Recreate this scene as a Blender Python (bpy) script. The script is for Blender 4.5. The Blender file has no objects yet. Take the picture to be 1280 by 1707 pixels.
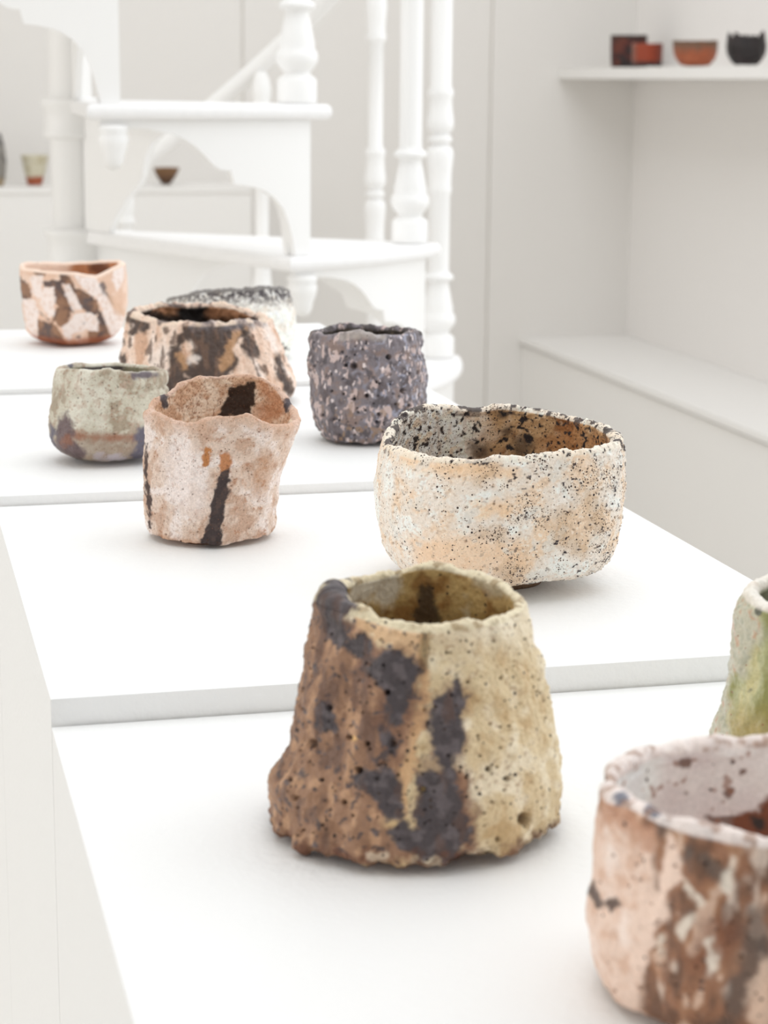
import bpy, bmesh, math, random
import numpy as np
from mathutils import Vector, Matrix

# ------------------------------------------------------------------ camera
F_PX, CX, CY = 3350.0, 640.0, 853.5          # focal length in pixels of the 1280x1707 frame
PITCH, YAW, ROLL = math.atan(716 / 3350.0), math.radians(14.1), 0.0078
CAM = np.array([0.0, 0.0, 1.34])
S = bpy.context.scene
COL = S.collection
RM = (Matrix.Rotation(-YAW, 3, 'Z') @ Matrix.Rotation(math.pi / 2 - PITCH, 3, 'X') @ Matrix.Rotation(ROLL, 3, 'Z'))
cd = bpy.data.cameras.new('camera')
cd.sensor_fit = 'VERTICAL'; cd.sensor_height = 36.0; cd.sensor_width = 27.0
cd.lens = F_PX / 1707.0 * 36.0
cd.clip_start = 0.05; cd.clip_end = 100
cd.dof.use_dof = True; cd.dof.focus_distance = 1.03; cd.dof.aperture_fstop = 17.0
cam = bpy.data.objects.new('camera', cd); COL.objects.link(cam)
cam.matrix_world = Matrix.Translation(Vector(CAM)) @ RM.to_4x4()
S.camera = cam
R3 = np.array(RM)

# ------------------------------------------------------------------ light
S.view_settings.view_transform = 'Standard'; S.view_settings.look = 'None'
S.view_settings.gamma = 1.0; S.view_settings.use_curve_mapping = False
S.view_settings.exposure = 0.08
w = bpy.data.worlds.new('daylight'); S.world = w; w.use_nodes = True
w.node_tree.nodes['Background'].inputs[0].default_value = (0.93, 0.965, 1.0, 1)
w.node_tree.nodes['Background'].inputs[1].default_value = 0.68
S.cycles.use_denoising = True
S.cycles.max_bounces = 8; S.cycles.diffuse_bounces = 6

def area(name, loc, sx, sy, rot, power, col):
    l = bpy.data.lights.new(name, 'AREA'); l.shape = 'RECTANGLE'; l.size = sx; l.size_y = sy
    l.energy = power; l.color = col
    o = bpy.data.objects.new(name, l); COL.objects.link(o); o.location = loc; o.rotation_euler = rot
    return o
# daylight of the ceiling skylight and of the window in the right wall, each as large as its opening
area('skylight_daylight', (0.9, 1.75, 3.3), 3.2, 3.5, (0, 0, 0), 42, (0.95, 0.975, 1.0))
area('rear_fill_light', (1.0, 5.2, 3.3), 2.2, 2.0, (0, 0, 0), 30, (0.95, 0.975, 1.0))  # added out of view as fill to brighten the back walls
area('window_daylight', (2.84, 1.3, 1.75), 2.2, 4.4, (0, math.radians(90), 0), 33, (0.97, 0.985, 1.0))
area('left_fill_light', (-3.36, 1.8, 1.75), 2.2, 4.4, (0, math.radians(-90), 0), 46, (1.0, 0.965, 0.92))  # added out of view as warm fill for the left-facing sides

# ------------------------------------------------------------------ projection helpers (photograph frame)
def ray(x, y): return R3 @ np.array([(x - CX) / F_PX, -(y - CY) / F_PX, -1.0])
def on_z(x, y, z): d = ray(x, y); return CAM + d * ((z - CAM[2]) / d[2])
def on_y(x, y, Y): d = ray(x, y); return CAM + d * (Y / d[1])
def on_x(x, y, X): d = ray(x, y); return CAM + d * (X / d[0])
def project(P):
    v = (np.asarray(P) - CAM) @ R3
    return CX + F_PX * v[..., 0] / -v[..., 2], CY - F_PX * v[..., 1] / -v[..., 2]

# ------------------------------------------------------------------ small toolkit
def lin(c):
    c = np.asarray(c, float) / 255.0
    return np.where(c <= 0.04045, c / 12.92, ((c + 0.055) / 1.055) ** 2.4)

def tag(o, label=None, cat=None, group=None, kind=None):
    if label: o['label'] = label
    if cat: o['category'] = cat
    if group: o['group'] = group
    if kind: o['kind'] = kind
    return o

def empty(name, loc):
    o = bpy.data.objects.new(name, None); COL.objects.link(o); o.location = loc
    o.empty_display_size = 0.05
    return o

def link_mesh(name, me, mat, parent=None):
    o = bpy.data.objects.new(name, me); COL.objects.link(o)
    if mat: me.materials.append(mat)
    if parent: o.parent = parent
    return o

def bm_obj(name, bm, mat, parent=None, smooth=False):
    me = bpy.data.meshes.new(name); bm.to_mesh(me); bm.free()
    if smooth:
        for p in me.polygons: p.use_smooth = True
    return link_mesh(name, me, mat, parent)

def box(bm, x0, x1, y0, y1, z0, z1):
    vs = [bm.verts.new((x, y, z)) for z in (z0, z1) for y in (y0, y1) for x in (x0, x1)]
    for f in ((0, 2, 3, 1), (4, 5, 7, 6), (0, 1, 5, 4), (2, 6, 7, 3), (0, 4, 6, 2), (1, 3, 7, 5)):
        bm.faces.new([vs[i] for i in f])
    return vs

def bevel_all(bm, w_, seg=3, ang=0.5):
    es = [e for e in bm.edges if len(e.link_faces) == 2 and e.calc_face_angle(0) > ang]
    bmesh.ops.bevel(bm, geom=es, offset=w_, segments=seg, profile=0.5, affect='EDGES')

def box_obj(name, b, mat, parent=None, bev=0.0):
    bm = bmesh.new(); box(bm, *b)
    if bev: bevel_all(bm, bev)
    return bm_obj(name, bm, mat, parent)

def lathe(bm, prof, n=28, cx=0, cy=0):
    rings = []
    for r, z in prof:
        rings.append([bm.verts.new((cx + r * math.cos(2 * math.pi * i / n), cy + r * math.sin(2 * math.pi * i / n), z)) for i in range(n)])
    for a, b in zip(rings, rings[1:]):
        for i in range(n): bm.faces.new((a[i], a[(i + 1) % n], b[(i + 1) % n], b[i]))
    bm.faces.new(rings[0][::-1]); bm.faces.new(rings[-1])

# ------------------------------------------------------------------ materials of the room
def node_mat(name):
    m = bpy.data.materials.new(name); m.use_nodes = True
    nt = m.node_tree; return m, nt, nt.nodes['Principled BSDF']

def paint(name, c, rough=0.6, var=0.03, scale=3.0, bump=0.02, bscale=180.0, stretch=None, spec=0.3):
    m, nt, b = node_mat(name)
    tc = nt.nodes.new('ShaderNodeTexCoord'); mp = nt.nodes.new('ShaderNodeMapping')
    nt.links.new(tc.outputs['Object'], mp.inputs[0])
    if stretch: mp.inputs['Scale'].default_value = stretch
    n1 = nt.nodes.new('ShaderNodeTexNoise'); n1.inputs['Scale'].default_value = scale; n1.inputs['Detail'].default_value = 5
    nt.links.new(mp.outputs[0], n1.inputs['Vector'])
    mr = nt.nodes.new('ShaderNodeMapRange'); mr.inputs['To Min'].default_value = 1 - var; mr.inputs['To Max'].default_value = 1 + var
    nt.links.new(n1.outputs['Fac'], mr.inputs['Value'])
    mx = nt.nodes.new('ShaderNodeMix'); mx.data_type = 'RGBA'; mx.blend_type = 'MULTIPLY'; mx.inputs['Factor'].default_value = 1
    mx.inputs['A'].default_value = (*lin(c), 1)
    nt.links.new(mr.outputs[0], mx.inputs['B']); nt.links.new(mx.outputs['Result'], b.inputs['Base Color'])
    b.inputs['Roughness'].default_value = rough; b.inputs['Specular IOR Level'].default_value = spec
    n2 = nt.nodes.new('ShaderNodeTexNoise'); n2.inputs['Scale'].default_value = bscale; n2.inputs['Detail'].default_value = 3
    nt.links.new(mp.outputs[0], n2.inputs['Vector'])
    bp = nt.nodes.new('ShaderNodeBump'); bp.inputs['Strength'].default_value = bump; bp.inputs['Distance'].default_value = 0.002
    nt.links.new(n2.outputs['Fac'], bp.inputs['Height']); nt.links.new(bp.outputs[0], b.inputs['Normal'])
    return m

M_WALL = paint('wall_paint', (234, 231, 228), 0.75, 0.012, 1.2)
M_PANEL = paint('panel_paint', (225, 222, 218), 0.65, 0.012, 1.2)
M_GROOVE = paint('groove_paint', (226, 222, 216), 0.8)
M_CEIL = paint('ceiling_paint', (240, 239, 236), 0.8)
M_FLOOR = paint('floor_resin', (222, 218, 211), 0.45, 0.04, 2.0)
M_BENCH = paint('bench_paint', (234, 232, 229), 0.55, 0.01)
M_PLINTH = paint('plinth_paint', (243, 243, 242), 0.55, 0.008, 4.0, 0.25, 260.0)
M_STAIR = paint('stair_enamel', (243, 242, 240), 0.35, 0.01, 4.0, 0.05, 60.0)
M_TREAD = paint('tread_enamel', (242, 241, 240), 0.45, 0.04, 90.0, 0.5, 70.0)
M_FRAME = paint('frame_paint', (238, 238, 236), 0.5)

# ------------------------------------------------------------------ the room
FL, CEIL, XR, XL, YB, YF = -0.088, 3.3, 2.68, -3.2, 7.0, -2.6
o = box_obj('floor', (XL, XR + 0.2, YF, YB + 0.2, FL - 0.1, FL), M_FLOOR); tag(o, 'pale resin gallery floor', 'floor', kind='structure')
# ceiling with the skylight opening and an added rear one for fill light
bm = bmesh.new(); sx0, sx1, sy0, sy1 = -0.7, 2.5, 0.0, 3.5
box(bm, XL, sx0, YF, YB, CEIL, CEIL + 0.15); box(bm, sx1, XR, YF, YB, CEIL, CEIL + 0.15)
box(bm, sx0, sx1, YF, sy0, CEIL, CEIL + 0.15); box(bm, sx0, sx1, sy1, 4.2, CEIL, CEIL + 0.15); box(bm, sx0, sx1, 6.2, YB, CEIL, CEIL + 0.15); box(bm, sx0, -0.1, 4.2, 6.2, CEIL, CEIL + 0.15); box(bm, 2.1, sx1, 4.2, 6.2, CEIL, CEIL + 0.15)
o = bm_obj('ceiling', bm, M_CEIL); tag(o, 'white ceiling with a skylight opening and an added rear opening for fill light', 'ceiling', kind='structure')
# back wall: recessed backing and flat panels with narrow shadow gaps
o = box_obj('wall_back', (XL, XR + 0.2, YB + 0.008, YB + 0.2, FL, CEIL), M_GROOVE); tag(o, 'off-white panelled back wall of the gallery', 'wall', kind='structure')
for x0, x1 in ((XL, -0.55), (-0.541, 1.239), (1.248, 2.133), (2.142, XR)):
    box_obj('wall_panel', (x0, x1, YB, YB + 0.008, FL, CEIL), M_PANEL, o, 0.002)
# right wall with a window opening near the camera (outside the frame)
def window_wall(name, label, x0, x1, wy0, wy1, wz0, wz1, wname, wlabel):
    bm = bmesh.new()
    box(bm, x0, x1, wy1, YB + 0.0, FL, CEIL); box(bm, x0, x1, YF, wy0, FL, CEIL)
    box(bm, x0, x1, wy0, wy1, FL, wz0); box(bm, x0, x1, wy0, wy1, wz1, CEIL)
    o = bm_obj(name, bm, M_WALL); tag(o, label, 'wall', kind='structure')
    wf = empty(wname, ((x0 + x1) / 2, (wy0 + wy1) / 2, wz0)); tag(wf, wlabel, 'window', kind='structure')
    bm = bmesh.new(); hy = (wy1 - wy0) / 2; hz = wz1 - wz0
    for a in ((-hy, -hy + 0.05), (hy - 0.05, hy), (-0.025, 0.025)): box(bm, -0.03, 0.03, a[0], a[1], 0, hz)
    for a in ((0, 0.05), (hz - 0.05, hz)):
        for b in ((-hy + 0.05, -0.025), (0.025, hy - 0.05)): box(bm, -0.026, 0.026, b[0], b[1], a[0], a[1])
    bm_obj('window_frame', bm, M_FRAME, wf)
window_wall('wall_right', 'off-white right wall above the bench and shelf', XR, XR + 0.2, -0.9, 3.5, 0.65, 2.85, 'window_1', 'white framed window in the right wall')
window_wall('wall_left', 'off-white left wall', XL - 0.2, XL, -0.4, 4.0, 0.65, 2.85, 'fill_window', 'white framed window, unseen, added in the left wall for fill light')  # this window is an addition, opened for the fill light from the left

# bench box along the right wall
BX = 2.262
t = empty('bench', ((BX + XR) / 2, 4.2, FL)); tag(t, 'long low white bench box along the right wall below the shelf', 'bench')
bw = (XR - BX) / 2
box_obj('bench_body', (-bw + 0.012, bw - 0.001, -2.6, 2.799, 0, 0.431 - FL - 0.028), M_BENCH, t)
box_obj('bench_top', (-bw, bw - 0.001, -2.6, 2.799, 0.431 - FL - 0.02, 0.431 - FL), M_BENCH, t, 0.003)
# display shelf
SZ = 1.394; SX = 2.388
t = box_obj('wall_shelf', (-(XR - SX), -0.001, -1.6, 1.599, -0.036, 0), M_BENCH, None, 0.002); t.location = (XR, 5.4, SZ)
tag(t, 'thin white shelf on the right wall carrying dark and rust red pots', 'shelf')
# ledge against the back wall
LZ = 0.998
t = empty('display_ledge', (-0.9, 6.85, FL)); tag(t, 'white waist-high display ledge against the back wall, behind the staircase', 'ledge')
box_obj('ledge_body', (-2.1, 2.117, -0.145, 0.149, 0, LZ - FL - 0.02), M_BENCH, t)
box_obj('ledge_top', (-2.1, 2.117, -0.15, 0.149, LZ - FL - 0.02, LZ - FL), M_BENCH, t, 0.003)

# plinths: each one a little higher than the one before
PX0, PX1 = 0.0625, 0.4425
PL = [(0.41, 0.8250, 1.0710), (0.8265, 1.2300, 1.0830), (1.2315, 1.6430, 1.0892), (1.6445, 2.045, 1.0938)]
PLAB = ['white square plinth nearest the camera, lowest step of the row', 'white square plinth under the speckled beige bowl, second step of the row',
        'white square plinth under the charcoal pumice cup, third step of the row', 'white square plinth furthest back, under the marbled cup']
for (y0, y1, z), lab in zip(PL, PLAB):
    o = box_obj('plinth', (-(PX1 - PX0) / 2, (PX1 - PX0) / 2, -(y1 - y0) / 2, (y1 - y0) / 2, 0, z - FL), M_PLINTH, None, 0.0016)
    o.location = ((PX0 + PX1) / 2, (y0 + y1) / 2, FL)
    tag(o, lab, 'plinth', 'stepped row of white plinths')
Z1, Z2, Z3, Z4 = [p[2] for p in PL]

# ------------------------------------------------------------------ spiral staircase
SC = (0.299, 3.2069); SR = 0.6066; A0 = math.atan2(-SC[1], -SC[0]); PH0, DPH, OV = 0.0458, 0.4481, 0.089
RISE, ZA, TT = 0.2, 1.3116, 0.021
def ang(k): return A0 + PH0 + k * DPH
st = empty('spiral_staircase', (SC[0], SC[1], FL)); tag(st, 'white cast iron spiral staircase with arched panels and turned balusters', 'staircase')
def polar(r, a, z): return (r * math.cos(a), r * math.sin(a), z)
def sector_slab(r0, r1, a0, a1, z0, z1, n=14, nose=0.008):
    """wedge with a rounded nose all round"""
    bm = bmesh.new(); prof = [(0.0, z0 + nose * 0.2)] + [(nose * math.sin(q) , (z0 + z1) / 2 - (z1 - z0) / 2 * math.cos(q)) for q in np.linspace(0.35, math.pi - 0.35, 6)]
    rings = []
    for off, z in prof[1:]:
        ring = []
        for i in range(n + 1):
            a = a0 + (a1 - a0) * i / n
            ring.append(bm.verts.new(polar(r1 + off, a + (-off / r1 if i == 0 else off / r1 if i == n else 0), z)))
        for i in range(n, -1, -n):
            a = a0 + (a1 - a0) * i / n
            ring.append(bm.verts.new(polar(r0, a + (-off / r0 * 0.3 if i == 0 else off / r0 * 0.3), z)))
        rings.append(ring)
    m = len(rings[0])
    for p, q in zip(rings, rings[1:]):
        for i in range(m): bm.faces.new((p[i], p[(i + 1) % m], q[(i + 1) % m], q[i]))
    bm.faces.new(rings[0][::-1]); bm.faces.new(rings[-1])
    return bm
def plate(pt, us, top, low, th):
    """thick plate: pt(u, h, side) gives the point; between top and low(u)"""
    bm = bmesh.new(); cols = []
    for u in us:
        cols.append([[bm.verts.new(pt(u, h, s)) for s in (0, th)] for h in (top, low(u))])
    for a, b in zip(cols, cols[1:]):
        for (p, q, r_, s_) in (((0, 0), (1, 0), 0, 0), ((0, 1), (1, 1), 0, 0)):
            bm.faces.new((a[p[0]][p[1]], b[p[0]][p[1]], b[q[0]][q[1]], a[q[0]][q[1]]))
        bm.faces.new((a[0][0], a[0][1], b[0][1], b[0][0])); bm.faces.new((a[1][0], b[1][0], b[1][1], a[1][1]))
    for c in (cols[0], cols[-1]): bm.faces.new((c[0][0], c[1][0], c[1][1], c[0][1]))
    bmesh.ops.recalc_face_normals(bm, faces=bm.faces[:])
    return bm
FU = [0, .1, .2, .32, .37, .42, .46, .50, .53, .56, .585, .592, .60, .66, .74, .80, .85, .88, .9, .906, 1.0]
FH = [.05, .05, .06, .10, .135, .19, .25, .32, .35, .36, .36, .44, .46, .47, .50, .56, .65, .76, .88, 1.0, 1.0]
def smooth_prof(U, H, jumps=()):
    us = np.linspace(0, 1, 61); return us, np.interp(us, U, H)
RU = [0, .145, .15, .175, .206, .24, .286, .316, .324, .335, .361, .42, .48, .5]
RH = [1, 1, .92, .84, .76, .67, .59, .51, .37, .33, .23, .14, .10, .10]
RV = [0, .022, .026, .06, .12, .19, .2, .3, .5]
RW = [1, 1, .8, .58, .46, .42, .31, .15, .10]
for k in range(-8, 7):
    z = ZA - k * RISE - FL; a = ang(k)
    tr = bm_obj('tread', sector_slab(0.034, SR, a, ang(k + 1) + OV, z - TT, z), M_TREAD, st)
    aspan = DPH + 0.058; nx = z - RISE if k < 6 else 0.0
    us = np.linspace(0, 1, 61)
    cl = z - TT - nx
    bm_obj('arched_fascia', plate(lambda u, h, s: polar(SR - 0.006 - s, a + 0.015 + u * (aspan - 0.015), h), us, z - TT,
           lambda u: z - TT - cl * float(np.interp(u, FU, FH)), 0.012), M_STAIR, tr)
    ar = ang(k + 1) + 0.012; r0, r1 = 0.036, SR - 0.02
    def rp(u, h, s, ar=ar):
        c = polar(r0 + u * (r1 - r0), ar, h); return (c[0] - math.sin(ar) * s, c[1] + math.cos(ar) * s, h)
    bm_obj('arched_riser', plate(rp, us, z - TT, lambda u: z - TT - cl * float(np.interp(u, RU, RH) if u < 0.5 else np.interp(1 - u, RV, RW)), 0.010), M_STAIR, tr)
    bm = bmesh.new(); fx, fy, _ = polar(SR - 0.012, a + 0.042, 0)
    zt = z - TT - 0.006
    lathe(bm, [(0.019, zt), (0.021, zt - .006), (0.0185, zt - .010), (0.021, zt - .016), (0.019, zt - .026), (0.0145, zt - .038), (0.0135, zt - .046), (0.009, zt - .054), (0.001, zt - .057)], 20, fx, fy)
    bm_obj('drop_finial', bm, M_STAIR, tr, True)
    bm = bmesh.new()
    lathe(bm, [(0.034, z - .062), (0.042, z - .060), (0.043, z - .050), (0.041, z - .046), (0.041, z - .016), (0.045, z - .012), (0.047, z - .004), (0.046, z + .001), (0.036, z + .002)], 32)
    bm_obj('hub', bm, M_STAIR, tr, True)
bm = bmesh.new(); lathe(bm, [(0.033, 0), (0.033, CEIL - FL)], 40); bm_obj('column', bm, M_STAIR, st, True)
HR = 1.165   # handrail height above the helix of tread levels
THICK = [(.0255, 0), (.0265, .004), (.0265, .030), (.024, .034), (.019, .037), (.0175, .041), (.022, .046), (.027, .053), (.0285, .060), (.027, .067), (.0235, .072), (.024, .078), (.021, .092), (.018, .108), (.016, .118), (.017, .121), (.0235, .124), (.0245, .128), (.0225, .131), (.017, .135), (.0165, .140), (.0165, .95)]
def dv(z0):   # the double vase of the slender balusters
    return [(.0125, z0), (.016, z0 + .004), (.017, z0 + .010), (.0155, z0 + .016), (.0165, z0 + .04), (.0185, z0 + .058), (.0185, z0 + .066), (.0165, z0 + .074), (.0115, z0 + .079), (.0155, z0 + .083), (.0165, z0 + .087), (.0155, z0 + .091), (.0115, z0 + .095), (.0165, z0 + .101), (.0185, z0 + .108), (.0185, z0 + .116), (.0165, z0 + .13), (.0155, z0 + .15), (.0175, z0 + .155), (.0175, z0 + .162), (.0125, z0 + .168)]
def baluster(k, prof_kind, r=0.575, mid=0.52):
    """k: position counted in steps down the helix"""
    tread_k = math.floor(k - 0.21) if k - math.floor(k) < 0.21 else math.floor(k)
    zb = ZA - tread_k * RISE - FL; zt = ZA - k * RISE + HR - FL - 0.018
    if prof_kind.startswith('thick'):
        H = zt - zb; top = [(.0165, H - .10), (.021, H - .095), (.021, H - .088), (.017, H - .08), (.022, H - .05), (.022, H - .03), (.014, H)]
        mid_vase = [(a_ * 1.15 if 0 < i < 20 else .0165, b_) for i, (a_, b_) in enumerate(dv(.255))] if prof_kind == 'thick_vase' else []
        prof = THICK[:-1] + mid_vase + top
    else:
        H = zt - zb
        prof = [(.016, 0)] + [(a_, b_) for a_, b_ in dv(.004)] + dv(H * mid) + [(.0125, H - .17), (.017, H - .165), (.0175, H - .157), (.0155, H - .15), (.0165, H - .13), (.0185, H - .11), (.0165, H - .09), (.0125, H - .08), (.0125, H - .075), (.018, H - .072), (.019, H - .066), (.017, H - .060), (.0145, H - .056), (.0175, H - .045), (.018, H - .03), (.014, H - .012), (.008, H)]
    bm = bmesh.new(); x, y, _ = polar(r, ang(k), 0)
    lathe(bm, [(q, zb + h) for q, h in prof], 24, x, y)
    return bm_obj('baluster', bm, M_STAIR, st, True)
for k in (-6.87, -5.87, -4.87, -3.87, -2.87, -1.87, -0.87, 0.13, 1.12, 2.13): baluster(k, 'thick')
baluster(3.12, 'thick_vase')
for k, m_ in ((4.42, .52), (5.5, .52), (6.54, .52)): baluster(k, 'thin', 0.575, m_)
# handrail: rounded bar along the helix
bm = bmesh.new(); rings = []
sec = [(0.018 * math.cos(q) * 1.15, 0.02 * math.sin(q)) for q in np.linspace(0, 2 * math.pi, 13)[:-1]]
for k in np.linspace(-7.2, 6.75, 150):
    zc = ZA - k * RISE + HR - FL
    if zc > CEIL - FL + 0.9: continue
    rings.append([bm.verts.new(polar(0.59 + a_, ang(k), zc + b_)) for a_, b_ in sec])
for p, q in zip(rings, rings[1:]):
    for i in range(12): bm.faces.new((p[i], p[(i + 1) % 12], q[(i + 1) % 12], q[i]))
bm.faces.new(rings[0][::-1]); bm.faces.new(rings[-1])
bm_obj('handrail', bm, M_STAIR, st, True)

# ------------------------------------------------------------------ numeric noise for clay
_rs = np.random.RandomState(7); _perm = _rs.permutation(256); _perm = np.concatenate([_perm] * 3)
_g = _rs.normal(size=(256, 3)); _g = (_g / np.linalg.norm(_g, axis=1)[:, None]).astype(np.float32)
def perlin(p):
    sh = p.shape[:-1]; p = p.reshape(-1, 3).astype(np.float32)
    i = np.floor(p).astype(np.int32); f = p - i; i &= 255
    u = f * f * f * (f * (f * 6 - 15) + 10); out = 0
    for dx in (0, 1):
        wx = u[:, 0] if dx else 1 - u[:, 0]
        for dy in (0, 1):
            wy = u[:, 1] if dy else 1 - u[:, 1]
            for dz in (0, 1):
                wz = u[:, 2] if dz else 1 - u[:, 2]
                h = _perm[_perm[_perm[(i[:, 0] + dx) & 255] + ((i[:, 1] + dy) & 255)] + ((i[:, 2] + dz) & 255)]
                g = _g[h]
                out = out + wx * wy * wz * (g[:, 0] * (f[:, 0] - dx) + g[:, 1] * (f[:, 1] - dy) + g[:, 2] * (f[:, 2] - dz))
    return (out * 1.5).reshape(sh)
def fbm(p, scale, octv=3, seed=0.0, gain=0.5):
    p = np.asarray(p) * scale + np.array([seed * 17.3, seed * 9.7 + 3, seed * 5.1 + 7]); a, o_ = 1.0, 0.0
    for _ in range(octv): o_ = o_ + a * perlin(p); p = p * 2.03 + 11.7; a *= gain
    return o_
def sst(a, b, x): t_ = np.clip((x - a) / (b - a), 0, 1); return t_ * t_ * (3 - 2 * t_)

# ------------------------------------------------------------------ pots
def pot_material(name, fine=900.0, fine_amt=0.22, rough=0.85, bump=0.35, bdist=0.0012, specks=(), coat=0.0, bscale=600.0):
    """clay and glaze: painted colours of the piece, fine grain, dark grit whose density is the attribute 'spk'"""
    m, nt, b = node_mat(name); N = nt.nodes; L = nt.links
    tc = N.new('ShaderNodeTexCoord')
    at = N.new('ShaderNodeAttribute'); at.attribute_name = 'col'
    sp = N.new('ShaderNodeAttribute'); sp.attribute_name = 'spk'
    n1 = N.new('ShaderNodeTexNoise'); n1.inputs['Scale'].default_value = fine; n1.inputs['Detail'].default_value = 4; n1.inputs['Roughness'].default_value = 0.65
    L.new(tc.outputs['Object'], n1.inputs['Vector'])
    mr = N.new('ShaderNodeMapRange'); mr.inputs['From Min'].default_value = 0.25; mr.inputs['From Max'].default_value = 0.75
    mr.inputs['To Min'].default_value = 1 - fine_amt; mr.inputs['To Max'].default_value = 1 + fine_amt
    L.new(n1.outputs['Fac'], mr.inputs['Value'])
    mx = N.new('ShaderNodeMix'); mx.data_type = 'RGBA'; mx.blend_type = 'MULTIPLY'; mx.inputs['Factor'].default_value = 1
    L.new(at.outputs['Color'], mx.inputs['A']); L.new(mr.outputs[0], mx.inputs['B'])
    colr = mx.outputs['Result']
    n2 = N.new('ShaderNodeTexNoise'); n2.inputs['Scale'].default_value = bscale; n2.inputs['Detail'].default_value = 4
    L.new(tc.outputs['Object'], n2.inputs['Vector'])
    height = n2.outputs['Fac']
    for sc_, size, c, hgt in specks:
        v = N.new('ShaderNodeTexVoronoi'); v.inputs['Scale'].default_value = sc_; v.inputs['Randomness'].default_value = 1
        L.new(tc.outputs['Object'], v.inputs['Vector'])
        sep = N.new('ShaderNodeSeparateColor'); L.new(v.outputs['Color'], sep.inputs[0])
        lt = N.new('ShaderNodeMath'); lt.operation = 'LESS_THAN'; L.new(sep.outputs[0], lt.inputs[0]); L.new(sp.outputs['Fac'], lt.inputs[1])
        sz = N.new('ShaderNodeMath'); sz.operation = 'MULTIPLY_ADD'; sz.inputs[1].default_value = size * 0.6; sz.inputs[2].default_value = size * 0.6
        L.new(sep.outputs[1], sz.inputs[0])
        d = N.new('ShaderNodeMath'); d.operation = 'SUBTRACT'; L.new(sz.outputs[0], d.inputs[0]); L.new(v.outputs['Distance'], d.inputs[1])
        e = N.new('ShaderNodeMapRange'); e.inputs['From Min'].default_value = -0.02; e.inputs['From Max'].default_value = 0.05; L.new(d.outputs[0], e.inputs['Value'])
        mk = N.new('ShaderNodeMath'); mk.operation = 'MULTIPLY'; L.new(e.outputs[0], mk.inputs[0]); L.new(lt.outputs[0], mk.inputs[1])
        mm = N.new('ShaderNodeMix'); mm.data_type = 'RGBA'; L.new(mk.outputs[0], mm.inputs['Factor']); L.new(colr, mm.inputs['A'])
        mm.inputs['B'].default_value = (*lin(c), 1); colr = mm.outputs['Result']
        ad = N.new('ShaderNodeMath'); ad.operation = 'MULTIPLY_ADD'; ad.inputs[1].default_value = hgt; L.new(mk.outputs[0], ad.inputs[0]); L.new(height, ad.inputs[2]); height = ad.outputs[0]
    L.new(colr, b.inputs['Base Color'])
    b.inputs['Roughness'].default_value = rough; b.inputs['Specular IOR Level'].default_value = 0.35
    b.inputs['Coat Weight'].default_value = coat; b.inputs['Coat Roughness'].default_value = 0.35
    bp = N.new('ShaderNodeBump'); bp.inputs['Strength'].default_value = bump; bp.inputs['Distance'].default_value = bdist
    L.new(height, bp.inputs['Height']); L.new(bp.outputs[0], b.inputs['Normal'])
    return m

def grid_mesh(name, G):
    """G: rows x cols x 3, closed round the columns; first and last rows are collapsed poles"""
    nr, nc = G.shape[:2]
    V = np.concatenate([G[0, :1], G[1:-1].reshape(-1, 3), G[-1, :1]]).astype(np.float32)
    idx = (1 + np.arange((nr - 2) * nc)).reshape(nr - 2, nc); nxt = np.roll(idx, -1, axis=1)
    quads = np.stack([idx[:-1], nxt[:-1], nxt[1:], idx[1:]], -1).reshape(-1, 4)
    t0 = np.stack([np.zeros(nc, int), nxt[0], idx[0]], -1); t1 = np.stack([np.full(nc, len(V) - 1), idx[-1], nxt[-1]], -1)
    loops = np.concatenate([quads.ravel(), t0.ravel(), t1.ravel()]).astype(np.int32)
    starts = np.concatenate([np.arange(len(quads)) * 4, len(quads) * 4 + np.arange(2 * nc) * 3]).astype(np.int32)
    me = bpy.data.meshes.new(name)
    me.vertices.add(len(V)); me.vertices.foreach_set('co', V.ravel())
    me.loops.add(len(loops)); me.loops.foreach_set('vertex_index', loops)
    me.polygons.add(len(starts)); me.polygons.foreach_set('loop_start', starts)
    me.polygons.foreach_set('use_smooth', np.ones(len(starts), bool))
    me.update(calc_edges=True); me.validate()
    return me
def grid_attr(me, name, A, color=False):
    if color:
        A4 = np.concatenate([A, np.ones(A.shape[:2] + (1,))], -1)
        flat = np.concatenate([A4[0, :1], A4[1:-1].reshape(-1, 4), A4[-1, :1]]).astype(np.float32)
        at = me.attributes.new(name, 'FLOAT_COLOR', 'POINT'); at.data.foreach_set('color', flat.ravel())
    else:
        flat = np.concatenate([A[0, :1], A[1:-1].ravel()[:, None].reshape(-1, 1)[:, 0], A[-1, :1]]).astype(np.float32)
        at = me.attributes.new(name, 'FLOAT', 'POINT'); at.data.foreach_set('value', flat)

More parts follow.
